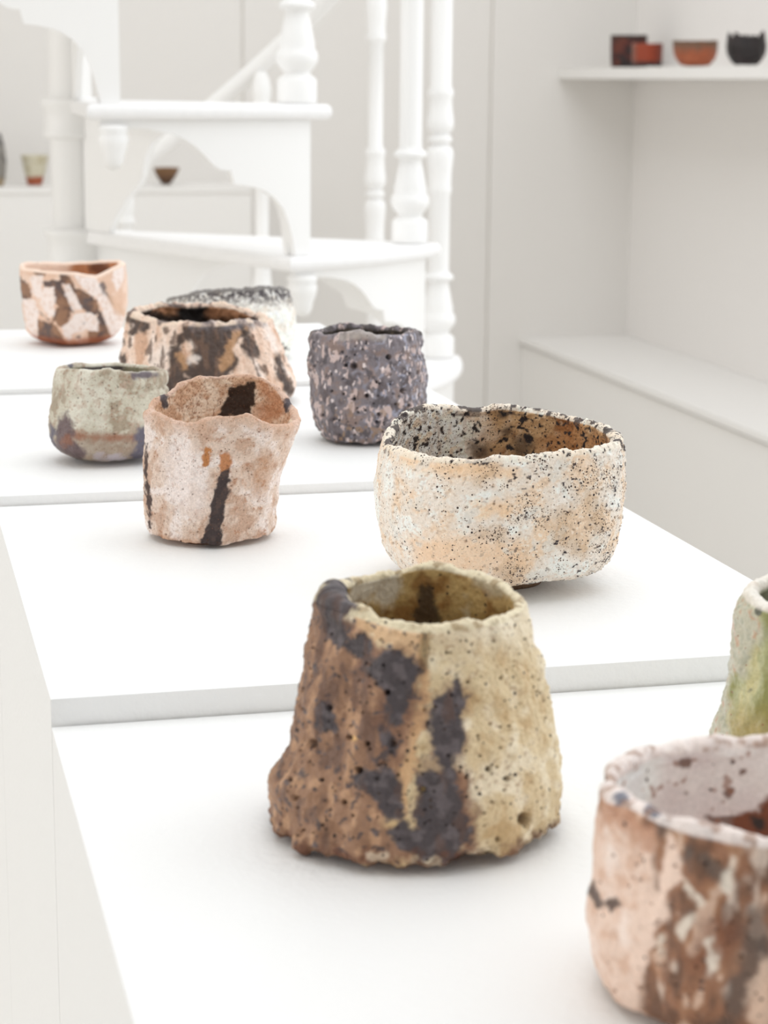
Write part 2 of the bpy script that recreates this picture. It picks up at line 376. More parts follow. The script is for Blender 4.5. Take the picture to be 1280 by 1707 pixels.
class Pot:
    """a hand-built vessel: outline of the left and right side and of the rim, taken in the photograph's frame and set on its own spot"""
    def __init__(s, base, plane=None, at=None, left=(), right=(), back=(), front=(), df=1.0, sup=2.0, rot=0.0, wall=0.006,
                 cols=360, rows=(120, 8, 60), zb=0.004, floor=0.014, foot_r=0.55, round_b=0.25, inner_taper=0.0, smooth_rim=2.0):
        s.B = np.array(at) if at is not None else on_z(*base, plane)
        d = s.B - CAM; d[2] = 0; d /= np.linalg.norm(d); s.ay = d; s.ax = np.array([d[1], -d[0], 0.0])
        def side(pts, sg):
            out = []
            for x, y in pts:
                r_ = ray(x, y); t_ = np.dot(s.B - CAM, s.ay) / np.dot(r_, s.ay); P = CAM + r_ * t_ - s.B
                out.append((P[2], sg * np.dot(P, s.ax)))
            out.sort(); return np.array(out)
        s.L = side(left, -1); s.R = side(right, 1); s.df, s.sup, s.rot = df, sup, rot
        th = np.linspace(0, 2 * np.pi, cols, endpoint=False); s.th = th
        c, sn = np.cos(th - rot), np.sin(th - rot)
        g = (np.abs(c) ** sup + np.abs(sn / df) ** sup) ** (-1 / sup)
        gx = g * np.cos(th); wgt = 0.5 + 0.5 * np.sin(np.clip(np.cos(th) * 1.2, -1, 1) * np.pi / 2)
        s.g = g / np.where(np.cos(th) >= 0, gx.max(), -gx.min()) if sup == 2.0 and rot == 0 else g / (wgt * gx.max() + (1 - wgt) * -gx.min())
        s.w = wgt
        zr = max(s.L[-1, 0], s.R[-1, 0])
        rim = np.full(cols, zr)
        for it in range(4):
            r_ = s.radius(rim); P = s.pt(r_, rim); px, py = project(P)
            ctrl = []
            for pts, bk in ((back, True), (front, False)):
                sel = np.where((np.sin(th) >= 0) == bk)[0]; o_ = sel[np.argsort(px[sel])]
                for x, y in pts:
                    j = o_[np.argmin(np.abs(px[o_] - x))]
                    q = P[j].copy(); z_ = rim[j]
                    for _ in range(3):
                        y0 = project(q)[1]; q2 = q + [0, 0, 1e-4]; dy = (project(q2)[1] - y0) / 1e-4
                        q = q + [0, 0, (y - y0) / dy]
                    ctrl.append((th[j], q[2] - s.B[2]))
            ctrl.sort(); a = np.array(ctrl); t3 = np.concatenate([a[:, 0] - 2 * np.pi, a[:, 0], a[:, 0] + 2 * np.pi]); z3 = np.tile(a[:, 1], 3)
            nz = np.interp(th, t3, z3)
            ker = np.exp(-0.5 * (np.arange(-30, 31) / (smooth_rim * cols / 100)) ** 2); ker /= ker.sum()
            nz = np.convolve(np.concatenate([nz[-30:], nz, nz[:30]]), ker, 'valid')
            rim = nz
        s.rim = rim; s.wall, s.rows, s.zb, s.floor, s.foot_r, s.round_b = wall, rows, zb, floor, foot_r, round_b
        s.build_grid()
    def radius(s, z):
        z = np.asarray(z); l = np.interp(z, s.L[:, 0], s.L[:, 1]); r_ = np.interp(z, s.R[:, 0], s.R[:, 1])
        return (l * (1 - s.w) + r_ * s.w) * s.g
    def pt(s, r_, z):
        return s.B + (r_ * np.cos(s.th))[..., None] * s.ax + (r_ * np.sin(s.th))[..., None] * s.ay + np.asarray(z)[..., None] * np.array([0, 0, 1.0])
    def build_grid(s):
        no, nl, ni = s.rows; rows = []; kinds = []; hs = []
        rb = s.radius(np.full_like(s.th, s.zb))
        for f_ in (0.0, 0.35, 0.7, 0.93):
            rows.append((rb * f_, np.full_like(s.th, s.zb + 0.0004 * (f_ > 0.9)))); kinds.append(0); hs.append(0)
        lip = s.wall / 2
        for j in range(no):
            t_ = j / (no - 1); z = s.zb + t_ * (s.rim - lip - s.zb)
            rows.append((s.radius(z), z)); kinds.append(1); hs.append(t_)
        rt = rows[-1][0]
        for j in range(1, nl):
            q = math.pi * j / nl
            rows.append((rt - lip * (1 - math.cos(q)), s.rim - lip + lip * math.sin(q))); kinds.append(2); hs.append(1)
        zf = s.floor
        for j in range(ni):
            t_ = 1 - j / (ni - 1); z = zf + t_ * (s.rim - lip - zf)
            r_ = s.radius(z) - s.wall
            bt = np.clip((z - zf) / 0.018, 0, 1); r_ = r_ * (0.72 + 0.28 * np.sqrt(1 - (1 - bt) ** 2))
            rows.append((np.maximum(r_, 0.004), z)); kinds.append(3); hs.append(t_)
        for f_ in (0.75, 0.4, 0.0): rows.append((rows[-1][0] * (f_ if f_ == 0 else f_), np.full_like(s.th, zf - 0.001))); kinds.append(4); hs.append(0)
        s.G = np.stack([s.pt(r_, z) for r_, z in rows]) - s.B; s.kind = np.array(kinds); s.h = np.array(hs)
        s.nrm = s.normals(s.G)
    def normals(s, G):
        dv_ = np.gradient(G, axis=0); du = np.roll(G, -1, 1) - np.roll(G, 1, 1)
        n = np.cross(du, dv_); l = np.linalg.norm(n, axis=-1, keepdims=True); n = n / np.maximum(l, 1e-12)
        return n
    @property
    def outer(s): return ((s.kind == 1) | (s.kind == 0))[:, None] & np.ones((1, len(s.th)), bool)
    @property
    def inner(s): return (s.kind >= 3)[:, None] & np.ones((1, len(s.th)), bool)
    def displace(s, d):
        fade = np.ones(len(s.kind)); fade[:3] = 0; fade[-3:] = 0
        s.G = s.G + s.nrm * (d * fade[:, None])[..., None]
    def loc(s):  # coordinates in metres with x to the right, y away, z up
        return np.stack([s.G @ s.ax, s.G @ s.ay, s.G[..., 2]], -1)
    def px(s): return project(s.G + s.B)
    def pits(s, pts, edge=0.6):
        """pts: (x, y, radius px, depth m) in the frame, on the near outer wall; returns mask"""
        X, Y = s.px(); near = (s.outer | (s.kind == 2)[:, None]) & (np.sin(s.th)[None, :] < 0.25)
        d = np.zeros_like(X); m = np.zeros_like(X)
        for x, y, r_, dep in pts:
            q = np.sqrt((X - x) ** 2 + (Y - y) ** 2) / r_; k_ = np.clip(1 - q * q, 0, 1) * near
            d = np.maximum(d, dep * k_); m = np.maximum(m, k_)
        s.displace(-d); return m
    def emit(s, name, label, cat, mat, col, spk=None, foot=None, group=None, gain=1.12, sat=0.9):
        col = (col * sat + (1 - sat) * (col @ np.array([0.21, 0.72, 0.07]))[..., None]) * gain
        root = empty(name, s.B); tag(root, label, cat, group)
        me = grid_mesh('body', s.G); grid_attr(me, 'col', np.clip(col, 0, 0.88), True)
        grid_attr(me, 'spk', spk if spk is not None else np.zeros(col.shape[:2]))
        link_mesh('body', me, mat, root)
        if foot:
            fr, c = foot; n = 96; a = np.linspace(0, 2 * np.pi, n, endpoint=False); rows = []
            wob = 1 + 0.03 * np.sin(3 * a + 1) + 0.02 * np.sin(5 * a)
            zt = s.zb + 0.003
            for r_, z in ((0, 0.002), (fr * 0.7, 0.002), (fr * 0.78, 0.0), (fr * 0.93, 0.0), (fr * 0.98, 0.0015), (fr, zt * 0.5), (fr * 1.01, zt), (fr * 0.6, zt + 0.001), (0, zt + 0.001)):
                rows.append(np.stack([r_ * wob * np.cos(a), r_ * wob * np.sin(a), np.full(n, z)], -1))
            G = np.stack(rows); fm = grid_mesh('foot_ring', G)
            cc = np.ones(G.shape) * lin(c) * (1 + 0.25 * fbm(G, 250, 3))[..., None]
            grid_attr(fm, 'col', np.clip(cc, 0, 1), True); grid_attr(fm, 'spk', np.full(G.shape[:2], 0.1))
            link_mesh('foot_ring', fm, mat, root)
        return root

def mix(c, new, m): return c + (lin(new) - c) * np.clip(m, 0, 1)[..., None]
def fill(P, c): return np.ones(P.G.shape) * lin(c)
class Brush:
    """glaze marks given in the photograph's frame, with ragged edges"""
    def __init__(s, P, rag=5.0, scale=160.0, seed=3.0, octv=4):
        s.X, s.Y = P.px(); p = P.loc(); k = p * 1.0
        s.n = fbm(k, scale, octv, seed) * rag
    def blob(s, pts, soft=2.5):
        """pts: chain of (x, y, r)"""
        d = np.full(s.X.shape, 1e9)
        if len(pts) == 1: pts = [pts[0], (pts[0][0] + 0.01, pts[0][1], pts[0][2])]
        for (x0, y0, r0), (x1, y1, r1) in zip(pts, pts[1:]):
            dx, dy = x1 - x0, y1 - y0; t_ = np.clip(((s.X - x0) * dx + (s.Y - y0) * dy) / (dx * dx + dy * dy + 1e-9), 0, 1)
            d = np.minimum(d, np.hypot(s.X - x0 - t_ * dx, s.Y - y0 - t_ * dy) - (r0 + (r1 - r0) * t_))
        return sst(soft, -soft, d + s.n)
    def poly(s, pts, soft=2.5):
        inside = np.zeros(s.X.shape, bool); d = np.full(s.X.shape, 1e9)
        for (x0, y0), (x1, y1) in zip(pts, pts[1:] + pts[:1]):
            cr = ((y0 > s.Y) != (y1 > s.Y)) & (s.X < (x1 - x0) * (s.Y - y0) / (y1 - y0 + 1e-9) + x0); inside ^= cr
            dx, dy = x1 - x0, y1 - y0; t_ = np.clip(((s.X - x0) * dx + (s.Y - y0) * dy) / (dx * dx + dy * dy + 1e-9), 0, 1)
            d = np.minimum(d, np.hypot(s.X - x0 - t_ * dx, s.Y - y0 - t_ * dy))
        return sst(soft, -soft, np.where(inside, -d, d) + s.n)

rnd = np.random.RandomState(11)
def scatter(n, x0, x1, y0, y1, r0, r1, d0, d1):
    return [(rnd.uniform(x0, x1), rnd.uniform(y0, y1), rnd.uniform(r0, r1), rnd.uniform(d0, d1)) for _ in range(n)]

# ---- tapering brown and cream vase, foreground
P = Pot((690, 1372), Z1,
        left=[(486, 1372), (466, 1367), (455, 1357), (451, 1340), (461, 1311), (472, 1262), (490, 1212), (495, 1163), (512, 1091), (524, 1045), (537, 1003), (548, 985)],
        right=[(896, 1372), (918, 1364), (930, 1348), (935, 1325), (937, 1290), (930, 1239), (915, 1163), (898, 1100), (884, 1058), (879, 1030), (877, 1005), (876, 985)],
        back=[(548, 985), (580, 968), (632, 954), (680, 941), (721, 936), (770, 945), (810, 956), (850, 973), (874, 992)],
        front=[(552, 1000), (586, 1013), (649, 1034), (700, 1046), (717, 1050), (735, 1044), (789, 1040), (852, 1024), (876, 1004)],
        df=0.97, wall=0.0044, cols=640, rows=(260, 10, 90), zb=0.004, floor=0.012, smooth_rim=1.0)
p = P.loc(); X, Y = P.px(); out = P.outer; inn = P.inner
fold = 0.0012 * np.sin((X - 470) / 17.0 + 2.2 * fbm(p, 30, 2, 41)) * sst(720, 560, X) * sst(470, 510, X) * sst(1060, 1200, Y) * out * (p[..., 1] < 0)
ridge = fold + 0.0016 * fbm(np.stack([p[..., 0], p[..., 1], p[..., 2] * 0.25], -1), 75, 2, 1) * out
lump = 0.0022 * fbm(p, 50, 2, 2) + 0.0009 * fbm(p, 190, 3, 3) + 0.00025 * fbm(p, 600, 2, 33)
low = 0.003 * fbm(p, 120, 3, 4) * sst(0.016, 0.0, p[..., 2]) * out
seam = -0.0045 * np.exp(-((X - 706 - (Y - 1100) * -0.06) / 7) ** 2) * sst(1150, 1080, Y) * out * (p[..., 1] < 0)
lobe = 0.004 * np.exp(-((X - 660) / 40.0) ** 2 - ((Y - 1085) / 60.0) ** 2) * out * (p[..., 1] < 0)
lipb = 0.004 * np.exp(-((X - 556) / 24.0) ** 2 - ((Y - 1000) / 35.0) ** 2) * (out | (P.kind == 2)[:, None])
hem = 0.003 * np.exp(-((p[..., 2] - 0.018) / 0.008) ** 2) * out * sst(760, 600, X)
P.displace(ridge + lump * np.where(inn, 0.6, 1) + low + seam + lobe + lipb + hem)
pm = P.pits([(598, 1284, 7, .004), (645, 1154, 6, .004), (521, 1240, 9, .003), (548, 1180, 6, .003), (573, 1338, 5, .003), (875, 1366, 13, .005), (815, 1282, 6, .003), (846, 1298, 6, .003), (831, 1400, 5, .003), (655, 1240, 7, .002), (705, 1316, 6, .003), (482, 1300, 5, .003), (536, 1300, 4, .003), (582, 1230, 6, .003), (612, 1240, 5, .003), (490, 1330, 6, .003)]
            + scatter(140, 470, 930, 1050, 1400, 1.6, 3.6, .0008, .0022))
X, Y = P.px(); p = P.loc(); B = Brush(P, 15, 120, 3, 5)
n1 = fbm(p, 60, 3, 5); n2 = fbm(p, 200, 3, 6); n3 = fbm(p, 600, 2, 7); st_ = fbm(np.stack([p[..., 0], p[..., 1], p[..., 2] * 0.3], -1), 180, 3, 8)
c = fill(P, (206, 184, 142))
c = mix(c, (226, 212, 182), sst(0.0, 0.6, n1 + 0.3 * n2)); c = mix(c, (188, 156, 106), sst(0.05, 0.6, -n1 + 0.5 * st_) * 0.8)
c = mix(c, (228, 216, 190), sst(1110, 1040, Y) * sst(640, 760, X) * 0.6)
c = mix(c, (150, 112, 70), sst(0.35, 0.6, n3 + 0.3 * n2) * 0.5)
brown = np.clip(B.poly([(540, 1000), (600, 1040), (650, 1090), (690, 1120), (705, 1200), (690, 1260), (655, 1330), (640, 1380), (700, 1420), (790, 1420), (785, 1300), (775, 1270), (735, 1280), (700, 1330), (690, 1440), (430, 1440), (430, 1000)], 10), 0, 1) * out
c = mix(c, (146, 108, 80), brown)
c = mix(c, (182, 140, 104), brown * sst(0.1, 0.55, st_ + 0.4 * n2) * 0.9); c = mix(c, (104, 76, 62), brown * sst(0.1, 0.6, -st_ + 0.5 * n1) * 0.8)
c = mix(c, (205, 165, 120), B.poly([(585, 1015), (650, 1040), (705, 1052), (700, 1110), (660, 1090), (610, 1060)], 6) * 0.9 * out)
c = mix(c, (203, 160, 112), B.blob([(708, 1130, 6), (700, 1180, 9), (690, 1240, 14), (672, 1300, 12), (660, 1350, 14)], 5) * 0.9 * out)
B.n = B.n + 5 * fbm(p, 520, 3, 44) - 2
B.blob = (lambda f_: (lambda pts, soft=5.0: f_(pts, soft)))(B.blob)
dark = np.maximum.reduce([B.blob([(560, 992, 26), (556, 1030, 24), (560, 1060, 14)]), B.blob([(598, 1075, 17)]), B.blob([(630, 1112, 20), (658, 1120, 36), (668, 1160, 24), (665, 1200, 12)]),
    B.blob([(640, 1230, 9), (655, 1250, 12)]), B.blob([(760, 1132, 9), (757, 1160, 16), (745, 1200, 22), (738, 1250, 22), (748, 1285, 18)]), B.blob([(618, 1300, 20), (640, 1310, 26), (652, 1350, 14)]),
    B.blob([(720, 1310, 26), (735, 1345, 40), (740, 1390, 42)]), B.blob([(672, 1395, 20), (715, 1408, 24)]), B.blob([(548, 1180, 12), (543, 1205, 10)]), B.blob([(575, 1130, 5)]), B.blob([(525, 1110, 6)]), B.blob([(500, 1300, 6)])]) * (out | (P.kind == 2)[:, None])
spots = sst(0.42, 0.5, fbm(p, 330, 2, 12)) * sst(760, 640, X) * out
dark = np.maximum(dark, spots * 0.85)
c = mix(c, (122, 84, 62), np.maximum.reduce([B.blob([(630, 1112, 28), (658, 1120, 44), (668, 1170, 34), (650, 1250, 20)], 12), B.blob([(757, 1150, 20), (742, 1220, 30), (735, 1320, 44), (740, 1390, 46)], 12)]) * out * 0.6)
c = mix(c, (72, 64, 66), dark); c = mix(c, (108, 98, 100), dark * sst(0.0, 0.5, n2) * 0.6); c = mix(c, (92, 66, 54), dark * sst(0.2, 0.6, -st_) * 0.6)
ic = np.ones(c.shape) * lin((200, 168, 104)); ic = mix(ic, (158, 116, 58), sst(0, .6, n1 + .4 * n2)); ic = mix(ic, (224, 208, 168), sst(0.2, .8, -n1 + .5 * n2))
ic = mix(ic, (222, 212, 190), B.blob([(600, 985, 14), (640, 970, 24), (640, 990, 20)], 10)); ic = mix(ic, (56, 52, 46), B.blob([(704, 975, 7), (706, 1000, 10), (716, 1025, 20)], 6) * 0.8)
ic = mix(ic, (214, 202, 170), B.blob([(835, 980, 16), (800, 965, 14)], 10) * 0.7)
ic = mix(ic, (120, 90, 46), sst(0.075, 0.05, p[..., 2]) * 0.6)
c = np.where(inn[..., None], ic, c)
lipm = (P.kind == 2)[:, None] * (1 - dark); c = mix(c, (216, 202, 168), lipm * 0.8); c = mix(c, (150, 122, 80), lipm * sst(0.1, 0.45, n2) * 0.7)
c = mix(c, (104, 62, 40), sst(0.010, 0.002, p[..., 2] + 0.006 * n2) * out * 0.85)
c = mix(c, (206, 186, 160), B.blob([(622, 1430, 2), (640, 1428, 2)], 4) * 0.7 * out)
c = mix(c, (225, 178, 110), B.blob([(555, 1176, 1)], 1) + B.blob([(583, 1232, 1)], 1))
c = mix(c, (44, 30, 24), pm ** 1.2 * 0.85)
P.emit('vase', 'squat tapering vase, half brown with slate patches, half cream, on the nearest plinth', 'vase', pot_material('vase_clay', 1100, 0.16, 0.6, 0.5, 0.0012, [(420, 0.28, (60, 44, 36), -0.4)], 0.12, 700), c,
       0.10 + 0.10 * sst(-.2, .5, n1), foot=(0.036, (118, 72, 44)))

# ---- speckled beige bowl, in focus
P = Pot((833, 966), Z2,
        left=[(712, 944), (680, 942), (660, 936), (648, 927), (637, 908), (625, 858), (622, 805), (628, 765), (634, 745), (640, 724), (646, 702)],
        right=[(950, 944), (982, 942), (1002, 935), (1014, 924), (1024, 903), (1036, 856), (1040, 812), (1040, 776), (1038, 745), (1036, 730), (1033, 712)],
        back=[(648, 712), (657, 694), (672, 682), (700, 673), (740, 674), (772, 677), (805, 677), (830, 672), (860, 675), (905, 681), (959, 693), (1006, 704), (1028, 718)],
        front=[(642, 738), (662, 748), (686, 757), (751, 764), (800, 763), (830, 760), (866, 764), (916, 756), (977, 749), (1024, 741), (1034, 734)],
        df=1.0, sup=2.5, rot=0.35, wall=0.0058, cols=760, rows=(230, 10, 100), zb=0.0075, floor=0.014, smooth_rim=0.7)
p = P.loc(); X, Y = P.px(); out = P.outer; inn = P.inner
lumps = sst(0.30, 0.55, fbm(p, 330, 2, 12)) * (0.3 + sst(-0.02, 0.05, p[..., 0]))
P.displace(0.0011 * fbm(p, 45, 2, 2) + 0.0004 * fbm(p, 300, 3, 3) + 0.0005 * lumps + 0.0002 * fbm(p, 900, 2, 31) + 0.0007 * fbm(p, 200, 2, 15) * (P.h > 0.93)[:, None])
pm = P.pits(scatter(90, 640, 1035, 770, 965, 1.2, 3.0, .0005, .0012))
X, Y = P.px(); p = P.loc(); B = Brush(P, 8, 150, 4)
n1 = fbm(p, 50, 3, 5); n2 = fbm(p, 160, 3, 6); n3 = fbm(p, 500, 2, 7); n4 = fbm(p, 28, 2, 9)
c = fill(P, (226, 213, 198)); c = mix(c, (228, 200, 170), sst(0.0, 0.5, n1 + 0.3 * n2)); c = mix(c, (236, 230, 222), sst(0.05, 0.5, -n1 + 0.4 * n2)); c = mix(c, (192, 166, 142), sst(0.15, 0.6, n3 + 0.3 * n2) * 0.5); c = mix(c, (238, 232, 224), sst(0.15, 0.6, -n3 + 0.3 * n2) * 0.5)
c = mix(c, (232, 192, 150), B.poly([(680, 895), (790, 890), (860, 905), (880, 940), (800, 962), (700, 950)], 18) * 0.75)
c = mix(c, (234, 194, 150), np.maximum(B.blob([(648, 745, 12), (700, 775, 14), (780, 785, 16), (850, 790, 10)], 14), B.blob([(800, 850, 14), (840, 845, 12)], 10)) * 0.75)
c = mix(c, (216, 214, 206), sst(0.3, 0.6, fbm(p, 90, 3, 21)) * 0.6)
gr = np.maximum.reduce([B.blob([(800, 800, 14), (820, 780, 10)], 12), B.blob([(790, 885, 10), (830, 890, 14)], 10), B.blob([(940, 860, 18), (930, 890, 16), (960, 910, 22)], 14), B.blob([(850, 960, 22)], 12), B.blob([(980, 830, 16), (1000, 880, 14)], 14)])
c = mix(c, (196, 164, 128), gr * 0.55 * out)
clus = sst(-0.05, 0.45, fbm(p, 62, 2, 14) + 0.25 * n2)
dn = np.clip(0.07 + 0.80 * clus * sst(760, 900, X) + 0.14 * clus + 0.28 * gr + 0.25 * sst(0.94, 1.0, P.h)[:, None] * clus, 0, 0.85)
c = mix(c, (58, 50, 54), sst(0.50, 0.58, fbm(p, 330, 2, 12)) * (0.25 + 0.75 * sst(780, 920, X)) * out)
rimdark = np.maximum.reduce([B.blob([(788, 768, 12), (806, 766, 10)]), B.blob([(856, 795, 4)], 1), B.blob([(896, 764, 4)], 1)])
c = mix(c, (62, 52, 52), rimdark * sst(-0.1, 0.3, fbm(p, 420, 2, 13)))
ic = np.ones(c.shape) * lin((200, 160, 112)); ic = mix(ic, (140, 88, 44), sst(-0.1, .4, n1 + .3 * n2) * sst(760, 850, X))
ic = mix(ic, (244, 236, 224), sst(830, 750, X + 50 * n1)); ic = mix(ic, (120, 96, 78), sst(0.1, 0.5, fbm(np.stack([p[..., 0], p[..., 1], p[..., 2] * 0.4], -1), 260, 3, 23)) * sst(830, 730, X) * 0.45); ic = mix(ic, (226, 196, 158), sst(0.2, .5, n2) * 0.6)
ic = mix(ic, (176, 116, 60), B.blob([(960, 720, 18), (920, 745, 20), (1000, 735, 10)], 14) * 0.7)
ic = mix(ic, (84, 66, 50), np.maximum.reduce([B.blob([(800, 752, 16)], 12), B.blob([(845, 720, 9)], 6), B.blob([(840, 690, 9)], 5), B.blob([(870, 745, 16)], 10)]) * 0.8)
ic = mix(ic, (46, 40, 40), np.maximum(B.blob([(882, 727, 5)], 2), sst(0.33, 0.45, fbm(p, 260, 2, 17))))
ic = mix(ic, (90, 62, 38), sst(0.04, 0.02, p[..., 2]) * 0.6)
c = np.where(inn[..., None], ic, c)
lipm = (P.kind == 2)[:, None] * np.ones_like(X); c = mix(c, (236, 222, 204), lipm * 0.6)
rk = sst(0.02, 0.25, fbm(p, 200, 2, 18)) * (lipm + 0.7 * (P.h > 0.965)[:, None]); c = mix(c, (56, 48, 52), np.clip(rk, 0, 1) * (p[..., 1] > -0.02) * 0.9)
c = mix(c, (56, 48, 50), sst(0.45, 0.55, fbm(p, 330, 2, 19)) * lipm)
c = mix(c, (70, 52, 44), pm * 0.5)
dn = np.where(inn, 0.30 + 0.35 * sst(780, 700, X), dn)
P.emit('tea_bowl', 'wide speckled beige bowl with a rust brown inside, on the second plinth', 'bowl', pot_material('beige_grit_glaze', 1300, 0.13, 0.8, 0.5, 0.001,
       [(600, 0.30, (74, 60, 54), 0.8), (1150, 0.34, (112, 88, 72), 0.4), (300, 0.17, (48, 41, 44), 1.2)], 0, 900), c, dn, foot=(0.0245, (122, 96, 74)))

# ---- pinkish beaker with a dark stripe
P = Pot((350, 893), Z2,
        left=[(272, 893), (256, 892), (249, 887), (247, 880), (245, 850), (243, 796), (239.5, 763), (245, 724), (242, 690), (241, 680)],
        right=[(430, 893), (446, 890), (454, 883), (459, 872), (459, 850), (466, 803), (478, 760), (489, 731), (496, 712), (500, 700), (499, 688)],
        back=[(243, 680), (252, 668), (261, 659), (279, 653), (295, 640), (311, 630), (344, 623), (369, 626), (395, 623), (412, 622), (441, 627), (466, 641), (484, 666), (497, 688)],
        front=[(242, 686), (260, 688), (275, 695), (290, 703), (311, 707), (333, 701), (358, 694), (385, 691), (412, 688), (430, 699), (455, 707), (484, 706), (499, 702)],
        df=0.95, wall=0.0042, cols=520, rows=(220, 8, 120), zb=0.003, floor=0.012, smooth_rim=0.8)
p = P.loc(); X, Y = P.px(); out = P.outer; inn = P.inner
fold = 0.0018 * fbm(np.stack([p[..., 0], p[..., 1], p[..., 2] * 0.4], -1), 55, 2, 1)
P.displace(fold + 0.0009 * fbm(p, 110, 3, 2) + 0.00025 * fbm(p, 500, 2, 3) + inn * 0.0007 * np.abs(fbm(p, 230, 3, 4)) + 0.0008 * fbm(p, 150, 2, 8) * (P.h > 0.93)[:, None])
pm = P.pits(scatter(70, 250, 480, 700, 905, 0.9, 2.0, .0003, .0009))
X, Y = P.px(); p = P.loc(); B = Brush(P, 5, 200, 4)
n1 = fbm(p, 60, 3, 5); n2 = fbm(p, 190, 3, 6); n3 = fbm(p, 520, 2, 7)
c = fill(P, (213, 190, 173)); c = mix(c, (228, 214, 206), sst(-0.05, 0.4, n1 + 0.3 * n2)); c = mix(c, (188, 150, 124), sst(0.1, 0.6, -n1 + 0.5 * n2) * 0.7); c = mix(c, (164, 122, 98), sst(0.2, 0.6, fbm(p, 330, 3, 24)) * 0.4)
c = mix(c, (172, 120, 86), sst(0.42, 0.6, n3 * 0.5 + n2 * 0.7) * 0.6); c = mix(c, (200, 160, 132), sst(0.88, 1.0, P.h)[:, None] * 0.55 * out)
c = mix(c, (232, 218, 212), B.blob([(300, 770, 30), (320, 830, 30)], 22) * 0.6 * out); c = mix(c, (190, 140, 104), B.blob([(270, 900, 8), (320, 908, 8)], 5) * 0.6 * out)
c = mix(c, (182, 118, 62), B.blob([(345, 752, 6), (344, 772, 6)], 2) * out); c = mix(c, (186, 124, 78), B.blob([(377, 762, 8), (375, 785, 10)], 3) * out)
c = mix(c, (188, 138, 98), B.blob([(440, 770, 14), (430, 820, 10)], 10) * 0.5 * out); c = mix(c, (178, 128, 92), B.blob([(436, 893, 9)], 5) * 0.7 * out)
stripe = B.poly([(367, 785), (385, 778), (381, 828), (370, 867), (366, 916), (331, 916), (344, 875), (353, 839)], 2.2) * out
c = mix(c, (66, 55, 54), stripe); c = mix(c, (90, 72, 66), stripe * sst(0, .5, n2) * 0.6)
c = mix(c, (80, 62, 56), B.blob([(244, 740, 2), (243, 790, 3), (248, 830, 4), (250, 880, 2)], 2) * out)
c = mix(c, (74, 68, 74), np.maximum(B.blob([(272, 662, 6), (277, 676, 4)], 2), B.blob([(480, 670, 7), (478, 684, 4)], 2)))
ic = np.ones(c.shape) * lin((206, 168, 136)); ic = mix(ic, (226, 204, 180), sst(-0.1, .35, n1 + .4 * n2)); ic = mix(ic, (142, 88, 54), sst(0.12, .02, np.abs(fbm(p, 230, 3, 4))) * 0.75)
ic = mix(ic, (190, 128, 84), B.blob([(440, 640, 10), (470, 680, 14), (440, 690, 16)], 10) * 0.7)
ic = mix(ic, (58, 42, 32), B.poly([(383, 644), (424, 638), (427, 660), (416, 692), (364, 694), (376, 668)], 2.2))
c = np.where(inn[..., None], ic, c); lipm = (P.kind == 2)[:, None] * np.ones_like(X)
c = mix(c, (200, 158, 130), lipm * 0.7)
c = mix(c, (74, 68, 74), np.maximum(B.blob([(272, 662, 6), (277, 676, 5)], 2), B.blob([(480, 670, 8), (478, 684, 5)], 2)) * 0.95)
c = mix(c, (110, 74, 54), pm * 0.7)
P.emit('beaker', 'crumpled pinkish beige beaker with one dark vertical stripe, on the second plinth', 'cup', pot_material('pink_clay', 900, 0.22, 0.8, 0.6, 0.0012, [(900, 0.24, (130, 90, 68), -0.4)], 0, 800), c,
       0.14 + 0.12 * sst(0, .5, n2), foot=(0.024, (150, 112, 88)))

# ---- charcoal pumice cup
P = Pot((612, 732), Z3,
        left=[(556, 732), (542, 730), (534, 722), (527, 708), (519, 686), (517, 657), (516, 622), (512, 606), (515, 579), (514, 566), (518, 553), (520, 545)],
        right=[(668, 732), (682, 730), (692, 720), (703, 700), (709, 672), (712, 640), (712, 618), (708, 602), (702, 584), (706, 570), (703, 558), (699, 547)],
        back=[(520, 549), (540, 545), (562, 541), (603, 540), (630, 544), (654, 541), (681, 545), (699, 551)],
        front=[(519, 553), (539, 557), (564, 557), (580, 553), (599, 548), (612, 554), (630, 561), (650, 559), (670, 557), (697, 553)],
        df=1.0, wall=0.007, cols=420, rows=(170, 10, 40), zb=0.003, floor=0.012, smooth_rim=0.9)
p = P.loc(); X, Y = P.px(); out = P.outer; inn = P.inner
P.displace(0.0019 * fbm(p, 80, 2, 2) + 0.0008 * fbm(p, 190, 2, 3) + 0.0002 * fbm(p, 800, 2, 4))
pm = P.pits([(590, 610, 7, .004), (576, 609, 4, .003), (611, 660, 4.5, .004), (536, 692, 4, .003), (632, 692, 5, .004), (672, 652, 6, .004), (648, 595, 5, .003), (590, 665, 4, .003), (628, 704, 4, .003), (683, 676, 4, .003), (628, 637, 3, .003), (552, 652, 3, .003)] + scatter(60, 518, 708, 565, 738, 1.2, 3, .001, .0025))
X, Y = P.px(); p = P.loc(); n1 = fbm(p, 70, 3, 5); n2 = fbm(p, 230, 3, 6); B = Brush(P, 4, 250, 3)
pe = np.stack([p[..., 0], p[..., 1], p[..., 2] * 0.55], -1); n3 = fbm(pe, 190, 3, 7); n4 = fbm(pe, 170, 3, 8); n5 = fbm(pe, 260, 2, 9)
c = fill(P, (112, 104, 108)); c = mix(c, (86, 76, 78), sst(0, .5, n1)); c = mix(c, (136, 136, 150), sst(0.1, .45, n2) * sst(500, 680, X) ); c = mix(c, (126, 104, 94), sst(0.05, .5, -n1 + .3 * n2) * 0.8)
c = mix(c, (190, 168, 162), sst(0.28, 0.42, n3) * 0.8); c = mix(c, (74, 68, 72), sst(0.3, 0.45, n4) * 0.8); c = mix(c, (214, 200, 198), sst(0.5, 0.62, n5) * 0.8)
